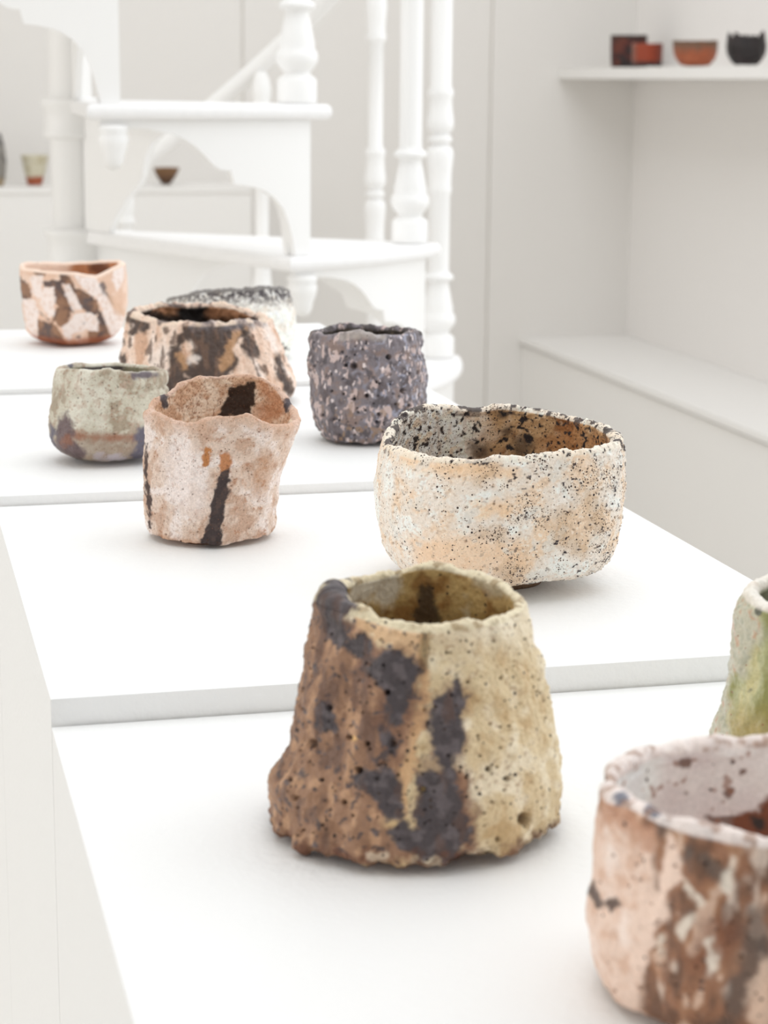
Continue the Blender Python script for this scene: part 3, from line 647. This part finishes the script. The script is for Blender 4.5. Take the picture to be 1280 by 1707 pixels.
c = mix(c, (138, 110, 84), sst(0.3, 0.5, fbm(pe, 210, 2, 10)) * sst(620, 730, Y) * 0.8)
c = mix(c, (160, 150, 142), B.blob([(570, 562, 6), (605, 556, 8), (640, 563, 5)], 5) * 0.7)
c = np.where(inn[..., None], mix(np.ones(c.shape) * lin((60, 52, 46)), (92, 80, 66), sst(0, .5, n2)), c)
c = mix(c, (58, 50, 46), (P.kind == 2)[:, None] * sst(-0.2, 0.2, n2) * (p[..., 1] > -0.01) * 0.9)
c = mix(c, (36, 32, 36), pm ** 1.2 * 0.95)
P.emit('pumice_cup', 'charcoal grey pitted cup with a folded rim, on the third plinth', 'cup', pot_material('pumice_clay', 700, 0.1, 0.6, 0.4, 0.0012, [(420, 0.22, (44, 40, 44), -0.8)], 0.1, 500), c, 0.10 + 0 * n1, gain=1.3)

# ---- sage green cup with rust base, left
P = Pot((181, 766), Z3,
        left=[(140, 765), (118, 758), (100, 750), (89, 741), (82, 728), (81, 712), (82, 691), (87, 652), (91, 620), (94, 609)],
        right=[(222, 765), (244, 758), (260, 750), (271, 738), (277, 712), (279, 690), (280, 648), (279, 618), (278, 610)],
        back=[(94, 611), (120, 606), (150, 605), (197, 603), (247, 608), (277, 614)], front=[(93, 615), (132, 616), (153, 619), (179, 615), (195, 617), (211, 620), (245, 618), (278, 618)],
        df=0.98, sup=2.4, rot=0.5, wall=0.0055, cols=420, rows=(150, 8, 40), zb=0.0035, floor=0.012, smooth_rim=0.8)
p = P.loc(); X, Y = P.px(); out = P.outer; inn = P.inner
P.displace(0.0012 * fbm(p, 70, 2, 2) + 0.00045 * fbm(p, 280, 3, 3) - 0.0015 * np.exp(-((p[..., 2] - 0.051 - 0.002 * fbm(p, 60, 1, 9)) / 0.0012) ** 2) * sst(170, 200, X) * out)
pm = P.pits(scatter(40, 85, 275, 625, 755, 0.9, 2.0, .0004, .001))
X, Y = P.px(); p = P.loc(); B = Brush(P, 7, 130, 3); n1 = fbm(p, 60, 3, 5); n2 = fbm(p, 190, 3, 6); n3 = fbm(p, 520, 2, 7)
c = fill(P, (191, 184, 164)); c = mix(c, (206, 201, 184), sst(0, .5, n1)); c = mix(c, (150, 132, 108), sst(0.05, .5, -n1 + .5 * n2) * 0.85); c = mix(c, (184, 160, 140), sst(0.2, .5, n2) * 0.5)
c = mix(c, (150, 104, 74), sst(0.4, .55, n3) * 0.6); c = mix(c, (198, 192, 172), B.blob([(255, 680, 26)], 18) * 0.6)
c = mix(c, (150, 128, 110), sst(714, 732, Y + 10 * n1) * 0.7 * out); c = mix(c, (146, 92, 62), B.blob([(118, 724, 7), (160, 730, 5), (225, 728, 5)], 7) * 0.85 * out)
c = mix(c, (98, 78, 78), B.blob([(108, 690, 5), (110, 712, 13), (106, 740, 16), (130, 756, 12)], 5) * out); c = mix(c, (140, 84, 52), B.blob([(112, 735, 9)], 6) * 0.7 * out)
c = mix(c, (94, 88, 102), np.maximum(B.blob([(236, 725, 14), (250, 740, 24), (228, 760, 10)], 5), B.blob([(86, 712, 4), (85, 740, 6)], 5)) * out)
c = mix(c, (178, 168, 176), B.blob([(165, 765, 6), (205, 768, 8)], 6) * 0.8 * out); c = mix(c, (84, 72, 84), B.blob([(222, 626, 6), (258, 624, 4)], 4) * 0.9)
c = np.where(inn[..., None], mix(np.ones(c.shape) * lin((150, 142, 116)), (84, 76, 74), B.blob([(150, 612, 14), (200, 612, 12)], 8)), c)
c = mix(c, (90, 84, 90), (P.kind == 2)[:, None] * B.blob([(117, 608, 5)], 3)); c = mix(c, (88, 66, 56), pm * 0.8)
P.emit('tea_cup', 'pale sage green cup with a rust band above its violet grey base', 'cup', pot_material('sage_glaze', 1000, 0.15, 0.5, 0.4, 0.001, [(600, 0.24, (120, 82, 60), -0.3)], 0.25, 700), c, 0.16 + 0 * n1)

# ---- large peach and dark brown bowl
P = Pot((350, 668), Z3,
        left=[(235, 682), (215, 672), (203, 645), (200, 600), (204, 573), (209, 541), (214, 519), (217, 510)],
        right=[(462, 682), (482, 664), (492, 645), (491, 631), (480, 606), (472, 585), (464, 562), (456, 545), (450, 533), (447, 522)],
        back=[(217, 516), (235, 510), (260, 504), (300, 506), (350, 503), (398, 508), (425, 519), (446, 528)], front=[(216, 520), (246, 530), (281, 539), (313, 536), (352, 538), (406, 532), (430, 531), (449, 532)],
        df=0.92, wall=0.008, cols=460, rows=(150, 8, 50), zb=0.004, floor=0.014, smooth_rim=0.8)
p = P.loc(); X, Y = P.px(); out = P.outer; inn = P.inner
vs = np.stack([p[..., 0], p[..., 1], p[..., 2] * 0.3], -1)
P.displace(0.0015 * fbm(vs, 90, 2, 2) + 0.0013 * fbm(p, 150, 3, 3) + 0.0004 * fbm(p, 500, 2, 4) + 0.002 * fbm(p, 90, 2, 5) * sst(0.9, 1, P.h)[:, None])
X, Y = P.px(); p = P.loc(); B = Brush(P, 8, 120, 3); n1 = fbm(vs, 70, 3, 5); n2 = fbm(vs, 200, 3, 6); n3 = fbm(p, 420, 2, 7)
c = fill(P, (222, 192, 170)); c = mix(c, (232, 212, 198), sst(0, .5, n1)); c = mix(c, (196, 150, 118), sst(0.05, .5, -n1 + .4 * n2) * .8)
db = np.maximum.reduce([B.blob([(225, 525, 16), (238, 540, 14), (216, 555, 4)], 4), B.blob([(330, 548, 26), (370, 555, 30), (405, 548, 14)], 5), B.blob([(350, 590, 30), (380, 600, 16), (350, 630, 30), (300, 610, 10), (290, 650, 26), (330, 655, 30)], 5), B.blob([(415, 575, 16), (425, 590, 8)], 5), B.blob([(302, 560, 6), (292, 600, 10), (300, 630, 12)], 5), B.blob([(462, 595, 5), (470, 625, 8), (484, 650, 8)], 4), B.blob([(206, 570, 2), (203, 620, 4)], 3)]) * out
db = np.maximum(db, sst(0.3, 0.45, n2 * .7 + n1 * .4) * out * 0.7)
c = mix(c, (76, 60, 52), db); c = mix(c, (112, 84, 66), db * sst(0, .5, n2) * .7)
c = mix(c, (186, 140, 96), np.maximum.reduce([B.blob([(395, 556, 6), (380, 590, 8), (372, 612, 6)], 4), B.blob([(302, 590, 5), (308, 615, 4)], 3), B.blob([(410, 545, 6)], 3)]) * .8 * out)
c = mix(c, (232, 218, 208), np.maximum(B.blob([(322, 600, 8)], 5), B.blob([(445, 550, 8), (460, 580, 6)], 6)) * .8 * out); c = mix(c, (120, 116, 122), B.blob([(330, 540, 8), (430, 537, 10)], 6) * .6)
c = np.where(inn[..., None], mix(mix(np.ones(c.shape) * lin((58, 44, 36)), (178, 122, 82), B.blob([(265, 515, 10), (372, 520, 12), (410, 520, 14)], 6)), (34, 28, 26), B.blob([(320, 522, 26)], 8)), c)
c = mix(c, (214, 190, 166), (P.kind == 2)[:, None] * sst(0, .3, n1) * .8); c = mix(c, (70, 64, 68), (P.kind == 2)[:, None] * sst(0, .3, -n1) * .8)
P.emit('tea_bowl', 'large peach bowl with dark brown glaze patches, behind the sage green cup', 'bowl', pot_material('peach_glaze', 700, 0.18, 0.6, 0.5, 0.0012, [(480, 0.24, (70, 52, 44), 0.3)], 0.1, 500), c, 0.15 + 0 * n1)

# ---- white bowl with a charcoal rim, behind it
P = Pot((390, 596), Z4, left=[(310, 606), (292, 590), (282, 560), (278, 520), (277, 490)], right=[(466, 606), (482, 588), (490, 567), (494, 546), (492, 520), (486, 500), (482, 485), (480, 476)],
        back=[(282, 497), (300, 492), (339, 486), (380, 484), (445, 481), (480, 482)], front=[(283, 497), (310, 490), (339, 483), (380, 482), (420, 480), (445, 477), (470, 479), (482, 482)],
        df=0.95, wall=0.007, cols=320, rows=(100, 8, 30), zb=0.004, floor=0.014, smooth_rim=0.8)
p = P.loc(); out = P.outer; inn = P.inner
P.displace(0.0016 * fbm(p, 80, 2, 2) + 0.0011 * fbm(p, 220, 3, 3))
X, Y = P.px(); B = Brush(P, 5, 150, 3); n1 = fbm(p, 70, 3, 5); n2 = fbm(p, 240, 3, 6)
c = fill(P, (236, 230, 220)); c = mix(c, (212, 200, 184), sst(0.1, .5, n1) * .7)
c = mix(c, (82, 76, 78), np.clip(sst(520, 494, Y + 16 * n2 + 6 * n1), 0, 1) * sst(-.6, -.1, n2) * out); c = mix(c, (246, 242, 236), sst(.25, .45, fbm(p, 260, 2, 9)) * .6 * out)
c = mix(c, (50, 40, 40), B.blob([(464, 569, 1.2), (480, 584, 1)], 1) * out)
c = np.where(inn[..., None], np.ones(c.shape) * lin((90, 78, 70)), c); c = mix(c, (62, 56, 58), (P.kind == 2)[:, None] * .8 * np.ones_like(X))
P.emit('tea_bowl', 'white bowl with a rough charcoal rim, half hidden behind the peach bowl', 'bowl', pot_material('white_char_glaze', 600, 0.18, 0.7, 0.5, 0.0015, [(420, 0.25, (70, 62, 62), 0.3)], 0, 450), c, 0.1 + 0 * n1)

# ---- marbled cup far left
P = Pot((122, 572), Z4, left=[(84, 571), (66, 567), (52, 560), (44, 552), (40, 535), (36, 502), (33, 471), (31, 447), (31, 437)], right=[(160, 571), (178, 567), (192, 558), (203, 545), (209, 528), (212, 502), (212, 461), (210, 445), (209, 434)],
        back=[(32, 440), (45, 436), (80, 437), (114, 437), (150, 435), (175, 434), (203, 433), (208, 436)], front=[(32, 446), (50, 449), (98, 453), (122, 454), (162, 460), (178, 453), (203, 440)],
        df=1.0, sup=4.5, rot=0.62, wall=0.006, cols=320, rows=(130, 8, 30), zb=0.0018, floor=0.014, smooth_rim=0.7)
p = P.loc(); out = P.outer; inn = P.inner
P.displace(0.0009 * fbm(p, 60, 2, 2) + 0.0003 * fbm(p, 260, 2, 3))
X, Y = P.px(); B = Brush(P, 3.5, 150, 3, 3); n1 = fbm(p, 70, 3, 5); n2 = fbm(p, 240, 3, 6)
def ck(*a): return [(x / 4.923, 400 + y / 4.923, r_ / 4.923) for x, y, r_ in a]
def cp(*a): return B.poly([(x / 4.923, 400 + y / 4.923) for x, y in a], 1.6) * out
c = fill(P, (216, 178, 152)); c = mix(c, (230, 204, 186), sst(0, .5, n1) * .6)
for q in (((155, 310), (240, 400), (250, 470), (190, 490), (160, 420)), ((360, 345), (490, 350), (520, 420), (570, 540), (600, 590), (480, 540), (450, 500), (440, 390), (380, 380)),
          ((490, 260), (570, 300), (600, 400), (700, 440), (790, 500), (810, 590), (740, 610), (650, 520), (590, 420), (520, 350)), ((470, 560), (560, 560), (570, 640), (520, 710), (440, 650)),
          ((310, 660), (420, 690), (480, 760), (550, 870), (420, 870), (320, 840)), ((820, 600), (860, 700), (900, 800), (820, 840), (740, 820), (730, 760), (800, 730)), ((250, 230), (380, 250), (370, 290), (280, 270))):
    B.n = B.n - 2.2; m_ = cp(*q); B.n = B.n + 2.2; c = mix(c, (116, 84, 66), m_); c = mix(c, (84, 70, 68), m_ * sst(0.0, 0.35, n1 + 0.3 * n2) * 0.9); c = mix(c, (150, 108, 78), m_ * sst(0.05, 0.4, -n1) * 0.8)
for q in (((240, 290), (350, 300), (350, 440), (310, 490), (260, 430)), ((370, 390), (440, 390), (450, 500), (450, 620), (400, 630), (330, 530), (350, 440)), ((190, 490), (280, 480), (320, 600), (310, 660), (310, 820), (230, 740), (200, 600)),
          ((510, 360), (570, 370), (640, 500), (670, 570), (600, 590), (560, 500)), ((560, 680), (620, 600), (740, 600), (820, 680), (800, 750), (700, 740), (600, 780), (570, 860), (500, 730)),
          ((600, 290), (800, 300), (860, 420), (930, 560), (1020, 640), (1000, 800), (920, 800), (860, 640), (800, 480), (700, 420)), ((930, 220), (1020, 210), (1010, 350), (960, 420), (930, 330)), ((630, 820), (720, 840), (700, 870), (640, 860))):
    m_ = cp(*q); c = mix(c, (230, 214, 206), m_); c = mix(c, (214, 184, 166), m_ * sst(0.1, 0.45, n2) * 0.7)
c = mix(c, (88, 74, 74), np.maximum.reduce([B.blob(ck((830, 370, 22), (930, 530, 8)), 2), B.blob(ck((320, 590, 4), (400, 660, 4)), 1.5), B.blob(ck((690, 690, 12)), 2), B.blob(ck((650, 790, 16)), 2)]) * .85 * out)
c = mix(c, (208, 168, 138), B.blob(ck((900, 470, 20), (980, 580, 40)), 4) * .7 * out); c = mix(c, (168, 88, 44), sst(.012, .005, p[..., 2]) * .8 * out)
c = np.where(inn[..., None], mix(mix(np.ones(c.shape) * lin((228, 200, 178)), (186, 128, 84), sst(108, 125, X)), (104, 62, 38), B.blob(ck((790, 220, 60), (850, 240, 50)), 5)), c)
c = mix(c, (234, 212, 194), (P.kind == 2)[:, None] * .7 * np.ones_like(X))
P.emit('marbled_cup', 'square-shouldered cup with marbled brown and pink white clay, far left of the last plinth', 'cup', pot_material('marbled_clay', 600, 0.08, 0.6, 0.25, 0.001, [(400, 0.2, (120, 84, 64), 0.1)], 0.1, 450), c, 0.04 + 0 * n1, foot=(0.019, (150, 78, 40)))

# ---- brown and pale pink bowl, right foreground
P = Pot((1262, 1648), Z1, left=[(1110, 1690), (1058, 1668), (1030, 1650), (1009, 1626), (994, 1580), (983, 1522), (979, 1477), (988, 1430), (994, 1360), (998, 1310), (1000, 1285)],
        right=[(1410, 1690), (1475, 1660), (1510, 1620), (1530, 1570), (1540, 1500), (1538, 1430), (1532, 1360), (1526, 1300), (1524, 1270)],
        back=[(1002, 1290), (1012, 1272), (1050, 1250), (1108, 1236), (1185, 1229), (1280, 1223), (1400, 1236), (1500, 1262)], front=[(1003, 1308), (1018, 1324), (1050, 1333), (1090, 1355), (1140, 1373), (1185, 1384), (1280, 1400), (1400, 1390), (1510, 1330)],
        df=0.93, wall=0.0062, cols=560, rows=(200, 10, 90), zb=0.004, floor=0.012, smooth_rim=0.9)
p = P.loc(); X, Y = P.px(); out = P.outer; inn = P.inner
P.displace(0.0020 * fbm(p, 45, 2, 2) + 0.0006 * fbm(p, 180, 3, 3) * np.where(inn, .4, 1) + 0.0012 * fbm(p, 110, 2, 8) * (P.h > .95)[:, None])
pm = P.pits(scatter(50, 990, 1280, 1400, 1690, 2, 4, .0006, .0016))
X, Y = P.px(); p = P.loc(); B = Brush(P, 14, 130, 3, 5); n1 = fbm(p, 55, 3, 5); n2 = fbm(p, 170, 3, 6); vs = np.stack([p[..., 0], p[..., 1], p[..., 2] * .35], -1); n3 = fbm(vs, 130, 3, 7)
c = fill(P, (146, 98, 66)); c = mix(c, (176, 128, 92), sst(0, .5, n3)); c = mix(c, (104, 72, 52), sst(.05, .5, -n3 + .4 * n1) * .8); c = mix(c, (84, 68, 58), sst(.15, .5, fbm(p, 60, 2, 11)) * .7)
c = mix(c, (206, 172, 148), sst(.28, .5, n3 + .3 * n2) * .8); c = mix(c, (226, 206, 188), sst(.3, .65, fbm(vs, 150, 3, 12)) * .65)
pale = B.poly([(985, 1330), (1080, 1390), (1090, 1440), (1100, 1520), (1075, 1580), (1060, 1640), (1080, 1700), (960, 1700), (960, 1330)], 10) * out
c = mix(c, (222, 192, 172), pale); c = mix(c, (204, 162, 134), pale * sst(.0, .5, n2) * .7); c = mix(c, (236, 218, 206), pale * sst(.1, .5, -n1) * .7)
c = mix(c, (188, 136, 104), B.poly([(990, 1310), (1040, 1340), (1090, 1380), (1085, 1420), (1040, 1380), (995, 1370)], 8) * .8 * out)
c = mix(c, (228, 198, 178), B.blob([(1120, 1400, 9), (1115, 1460, 12), (1090, 1530, 14), (1065, 1600, 16)], 6) * out); c = mix(c, (92, 70, 58), B.blob([(980, 1480, 5), (1000, 1505, 6), (1030, 1505, 5)], 4) * out)
c = mix(c, (86, 74, 66), np.maximum.reduce([B.blob([(1175, 1430, 16), (1200, 1455, 14)], 10), B.blob([(1262, 1530, 22), (1250, 1620, 26), (1225, 1680, 22)], 14), B.blob([(1150, 1420, 10)], 8)]) * .75 * out)
c = mix(c, (122, 68, 36), B.blob([(1200, 1560, 34), (1165, 1600, 20)], 20) * .6 * out); c = mix(c, (224, 190, 164), B.blob([(1275, 1610, 14), (1265, 1690, 22)], 10) * .8 * out)
c = mix(c, (236, 224, 206), np.maximum.reduce([B.blob([(1150, 1478, 3), (1170, 1500, 7)], 6), B.blob([(1150, 1530, 5), (1138, 1560, 4)], 6), B.blob([(1178, 1570, 6), (1188, 1610, 5)], 6), B.blob([(1222, 1432, 7), (1210, 1480, 3)], 7), B.blob([(1100, 1560, 3), (1102, 1600, 5)], 6)]) * .75 * out)
ic = np.ones(c.shape) * lin((222, 210, 206)); ic = mix(ic, (234, 226, 220), sst(0, .5, n1) * .7); ic = mix(ic, (236, 232, 226), sst(1120, 1060, X))
ic = mix(ic, (112, 76, 60), np.maximum.reduce([B.blob([(1142, 1274, 6)], 3), B.blob([(1163, 1300, 4)], 2), B.blob([(1215, 1324, 6)], 3), B.blob([(1238, 1287, 4)], 2), B.blob([(1142, 1321, 5)], 3), B.blob([(1185, 1365, 4), (1215, 1370, 7)], 3)]) * .9)
ic = mix(ic, (150, 100, 74), sst(.46, .55, fbm(p, 230, 2, 14)) * .7); ic = mix(ic, (120, 62, 30), B.poly([(1225, 1372), (1262, 1350), (1290, 1320), (1400, 1330), (1400, 1440), (1225, 1440)], 6)); ic = mix(ic, (50, 36, 30), B.blob([(1268, 1368, 8)], 5))
c = np.where(inn[..., None], ic, c); lipm = (P.kind == 2)[:, None] * np.ones_like(X)
c = mix(c, (230, 218, 212), lipm * .85); c = mix(c, (112, 112, 124), np.maximum.reduce([B.blob([(1035, 1327, 14)], 6), B.blob([(1090, 1352, 14)], 6)]) * (lipm + (P.h > .95)[:, None]) * .9)
c = mix(c, (150, 110, 84), lipm * sst(.15, .4, n2) * .7); c = mix(c, (70, 50, 44), pm * .6)
P.emit('tea_bowl', 'brown bowl with pale pink side and pinkish white inside, cut off at the lower right', 'bowl', pot_material('brown_pink_glaze', 800, 0.14, 0.5, 0.4, 0.0012, [(330, 0.22, (84, 60, 50), -0.3)], 0.2, 500), c, 0.1 + 0 * n1, foot=(0.03, (140, 88, 56)))

# ---- green glazed vase at the right edge
P = Pot((1312, 1262), Z1, left=[(1200, 1280), (1188, 1262), (1184, 1240), (1187, 1218), (1194, 1183), (1207, 1147), (1216, 1102), (1223, 1043), (1230, 1003), (1243, 984), (1250, 970)],
        right=[(1420, 1280), (1436, 1262), (1440, 1240), (1436, 1200), (1424, 1150), (1412, 1100), (1402, 1040), (1396, 1000), (1390, 970)],
        back=[(1246, 980), (1256, 971), (1270, 966), (1320, 957), (1370, 966), (1392, 978)], front=[(1247, 986), (1262, 1000), (1290, 1012), (1330, 1016), (1370, 1008), (1390, 990)],
        df=1.0, wall=0.006, cols=360, rows=(140, 8, 40), zb=0.003, floor=0.012, smooth_rim=1.0)
p = P.loc(); out = P.outer; inn = P.inner
P.displace(0.0016 * fbm(p, 70, 2, 2) + 0.0010 * fbm(p, 220, 3, 3))
X, Y = P.px(); B = Brush(P, 7, 120, 3); n1 = fbm(p, 60, 3, 5); n2 = fbm(p, 220, 3, 6); vs = np.stack([p[..., 0], p[..., 1], p[..., 2] * .3], -1); n3 = fbm(vs, 110, 3, 7)
c = fill(P, (186, 182, 160)); c = mix(c, (206, 200, 184), sst(0, .5, n1)); c = mix(c, (190, 150, 118), sst(.25, .5, n2) * .8); c = mix(c, (150, 154, 132), sst(.1, .5, -n2) * .5)
g_ = sst(1222, 1262, X + 30 * n1 + (Y - 1100) * 0.25) * out; c = mix(c, (168, 170, 116), g_ * .9); c = mix(c, (140, 140, 74), g_ * sst(0, .5, n3)); c = mix(c, (206, 196, 140), g_ * sst(.1, .5, -n3) * .8); c = mix(c, (156, 124, 40), g_ * sst(1150, 1220, Y) * .6)
c = mix(c, (78, 80, 60), B.blob([(1263, 1018, 4)], 2) + B.blob([(1252, 1150, 5)], 3)); c = np.where(inn[..., None], np.ones(c.shape) * lin((176, 176, 150)), c)
c = mix(c, (226, 218, 206), (P.kind == 2)[:, None] * .8 * np.ones_like(X))
P.emit('vase', 'tapering green glazed vase, cut off by the right edge behind the brown bowl', 'vase', pot_material('green_glaze', 700, 0.14, 0.3, 0.4, 0.0012, [(420, 0.22, (150, 92, 60), -0.3)], 0.5, 450), c, 0.1 + 0 * n1)

# ------------------------------------------------------------------ distant pots on the shelf and the ledge
def far_pot(name, label, cat, at, left, right, top, colf, mat, group, base=None, sup=2.0, rot=0.0, foot=None, zb=0.004, disp=0.001, jag=0.0):
    P = Pot(None, at=at, left=left, right=right, back=[(left[-1][0] + 2, top), (right[-1][0] - 2, top)], front=[(left[-1][0] + 4, top + 1), (right[-1][0] - 4, top + 1)],
            sup=sup, rot=rot, wall=0.006, cols=120, rows=(40, 6, 16), zb=zb, floor=0.012, smooth_rim=1.0)
    p = P.loc()
    d = disp * fbm(p, 60, 2, 2)
    P.displace(d)
    if jag: P.G[..., 2] += jag * np.clip(fbm(np.stack([np.cos(P.th), np.sin(P.th), 0 * P.th], -1), 3.1, 3, 5)[None, :] + 0.1, -0.4, 1) * (P.h ** 3)[:, None] * (P.kind >= 1)[:, None] * (P.kind < 4)[:, None]
    X, Y = P.px(); c = colf(P, p, X, Y)
    return P.emit(name, label, cat, mat, c, foot=foot, group=group, gain=0.9, sat=1.0)
def shelf_at(x, X): q = on_x(x, 110, X); return (q[0], q[1], SZ)
G1 = 'pots on the right wall shelf'; G2 = 'pots on the back ledge'
M_FAR = pot_material('far_pot_glaze', 300, 0.15, 0.55, 0.2, 0.001, (), 0.1, 250)
def colA(P, p, X, Y):
    c = fill(P, (72, 30, 24)); c = mix(c, (34, 26, 26), sst(0, .3, fbm(p, 28, 2, 3))); c = mix(c, (120, 58, 36), sst(.2, .5, fbm(p, 32, 2, 5)) * .5); return mix(c, (52, 38, 32), sst(66, 60, Y))
far_pot('square_cup', 'dark red and black straight-sided cup on the right wall shelf, behind the rust red cup', 'cup', shelf_at(1048, 2.54), [(1019, 112), (1018, 100), (1018, 80), (1018, 58)], [(1078, 112), (1079, 100), (1079, 80), (1079, 58)], 58, colA, M_FAR, G1, sup=3.5)
def colB(P, p, X, Y):
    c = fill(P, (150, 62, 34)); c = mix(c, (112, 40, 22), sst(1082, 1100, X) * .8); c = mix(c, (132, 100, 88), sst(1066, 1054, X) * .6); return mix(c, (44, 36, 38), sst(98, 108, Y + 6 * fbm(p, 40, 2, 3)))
far_pot('small_cup', 'small rust red cup on the right wall shelf, in front of the dark square cup', 'cup', shelf_at(1079, 2.43), [(1054, 112), (1053, 100), (1053, 72)], [(1103, 112), (1104, 100), (1105, 72)], 72, colB, M_FAR, G1)
def colC(P, p, X, Y):
    c = fill(P, (166, 90, 58)); c = mix(c, (182, 106, 72), sst(0, .4, fbm(p, 30, 2, 3)) * .7); return mix(c, (104, 86, 70), sst(92, 70, Y + 8 * fbm(p, 40, 2, 4)) * .9)
far_pot('rust_bowl', 'orange brown bowl with a grey rim on the right wall shelf', 'bowl', shelf_at(1159, 2.47), [(1141, 111), (1134, 108), (1126, 98), (1122, 86), (1121, 66)], [(1177, 111), (1184, 108), (1192, 98), (1196, 86), (1197, 66)], 67, colC, M_FAR, G1, foot=(0.028, (150, 70, 40)))
def colD(P, p, X, Y): return mix(fill(P, (38, 32, 32)), (58, 46, 46), sst(0, .4, fbm(p, 40, 2, 3)))
far_pot('black_bowl', 'rounded black bowl with a jagged rim at the right end of the wall shelf', 'bowl', shelf_at(1243, 2.46), [(1232, 112), (1226, 108), (1217, 101), (1212, 92), (1210, 80), (1212, 66), (1214, 60)], [(1256, 112), (1262, 108), (1270, 101), (1275, 92), (1278, 80), (1276, 66), (1274, 60)], 62, colD, M_FAR, G1, jag=0.022, disp=0.002)
def ledge_at(x, Y=6.78): q = on_y(x, 310, Y); return (q[0], q[1], LZ)
def colE(P, p, X, Y): c = mix(fill(P, (214, 208, 186)), (196, 186, 156), sst(0, .4, fbm(p, 40, 2, 3))); return mix(c, (166, 88, 58), sst(292, 296, Y + 2 * fbm(p, 30, 2, 4)) * (P.kind < 2)[:, None])
far_pot('cream_cup', 'cream cup with a brick red base on the back ledge, left of the stair column', 'cup', ledge_at(57), [(46, 309), (44, 300), (40, 285), (37, 270), (34, 258)], [(70, 309), (72, 300), (76, 285), (79, 270), (82, 258)], 258, colE, M_FAR, G2)
def colF(P, p, X, Y): return mix(fill(P, (126, 92, 62)), (84, 58, 40), sst(285, 305, Y))
far_pot('brown_bowl', 'small brown conical bowl on the back ledge, seen through the stair arch', 'bowl', ledge_at(277), [(269, 309), (269, 305), (262, 296), (258, 288), (255, 278)], [(285, 309), (285, 305), (292, 296), (296, 288), (300, 278)], 279, colF, M_FAR, G2)
far_pot('dark_bowl', 'dark brown bowl on the back ledge, mostly hidden behind the stair bracket', 'bowl', ledge_at(207), [(198, 309), (196, 304), (190, 298), (184, 290)], [(216, 309), (218, 304), (224, 298), (230, 290)], 291, lambda P, p, X, Y: fill(P, (66, 52, 44)), M_FAR, G2)
def colG(P, p, X, Y): return mix(mix(fill(P, (150, 146, 140)), (96, 94, 92), sst(0, .3, fbm(p, 50, 2, 3))), (176, 156, 128), sst(292, 304, Y))
far_pot('grey_jar', 'mottled grey jar on the back ledge, cut off by the left edge', 'jar', ledge_at(-22), [(-50, 309), (-54, 296), (-58, 270), (-54, 246), (-46, 224)], [(6, 309), (9, 296), (11, 270), (8, 246), (2, 224)], 222, colG, M_FAR, G2)
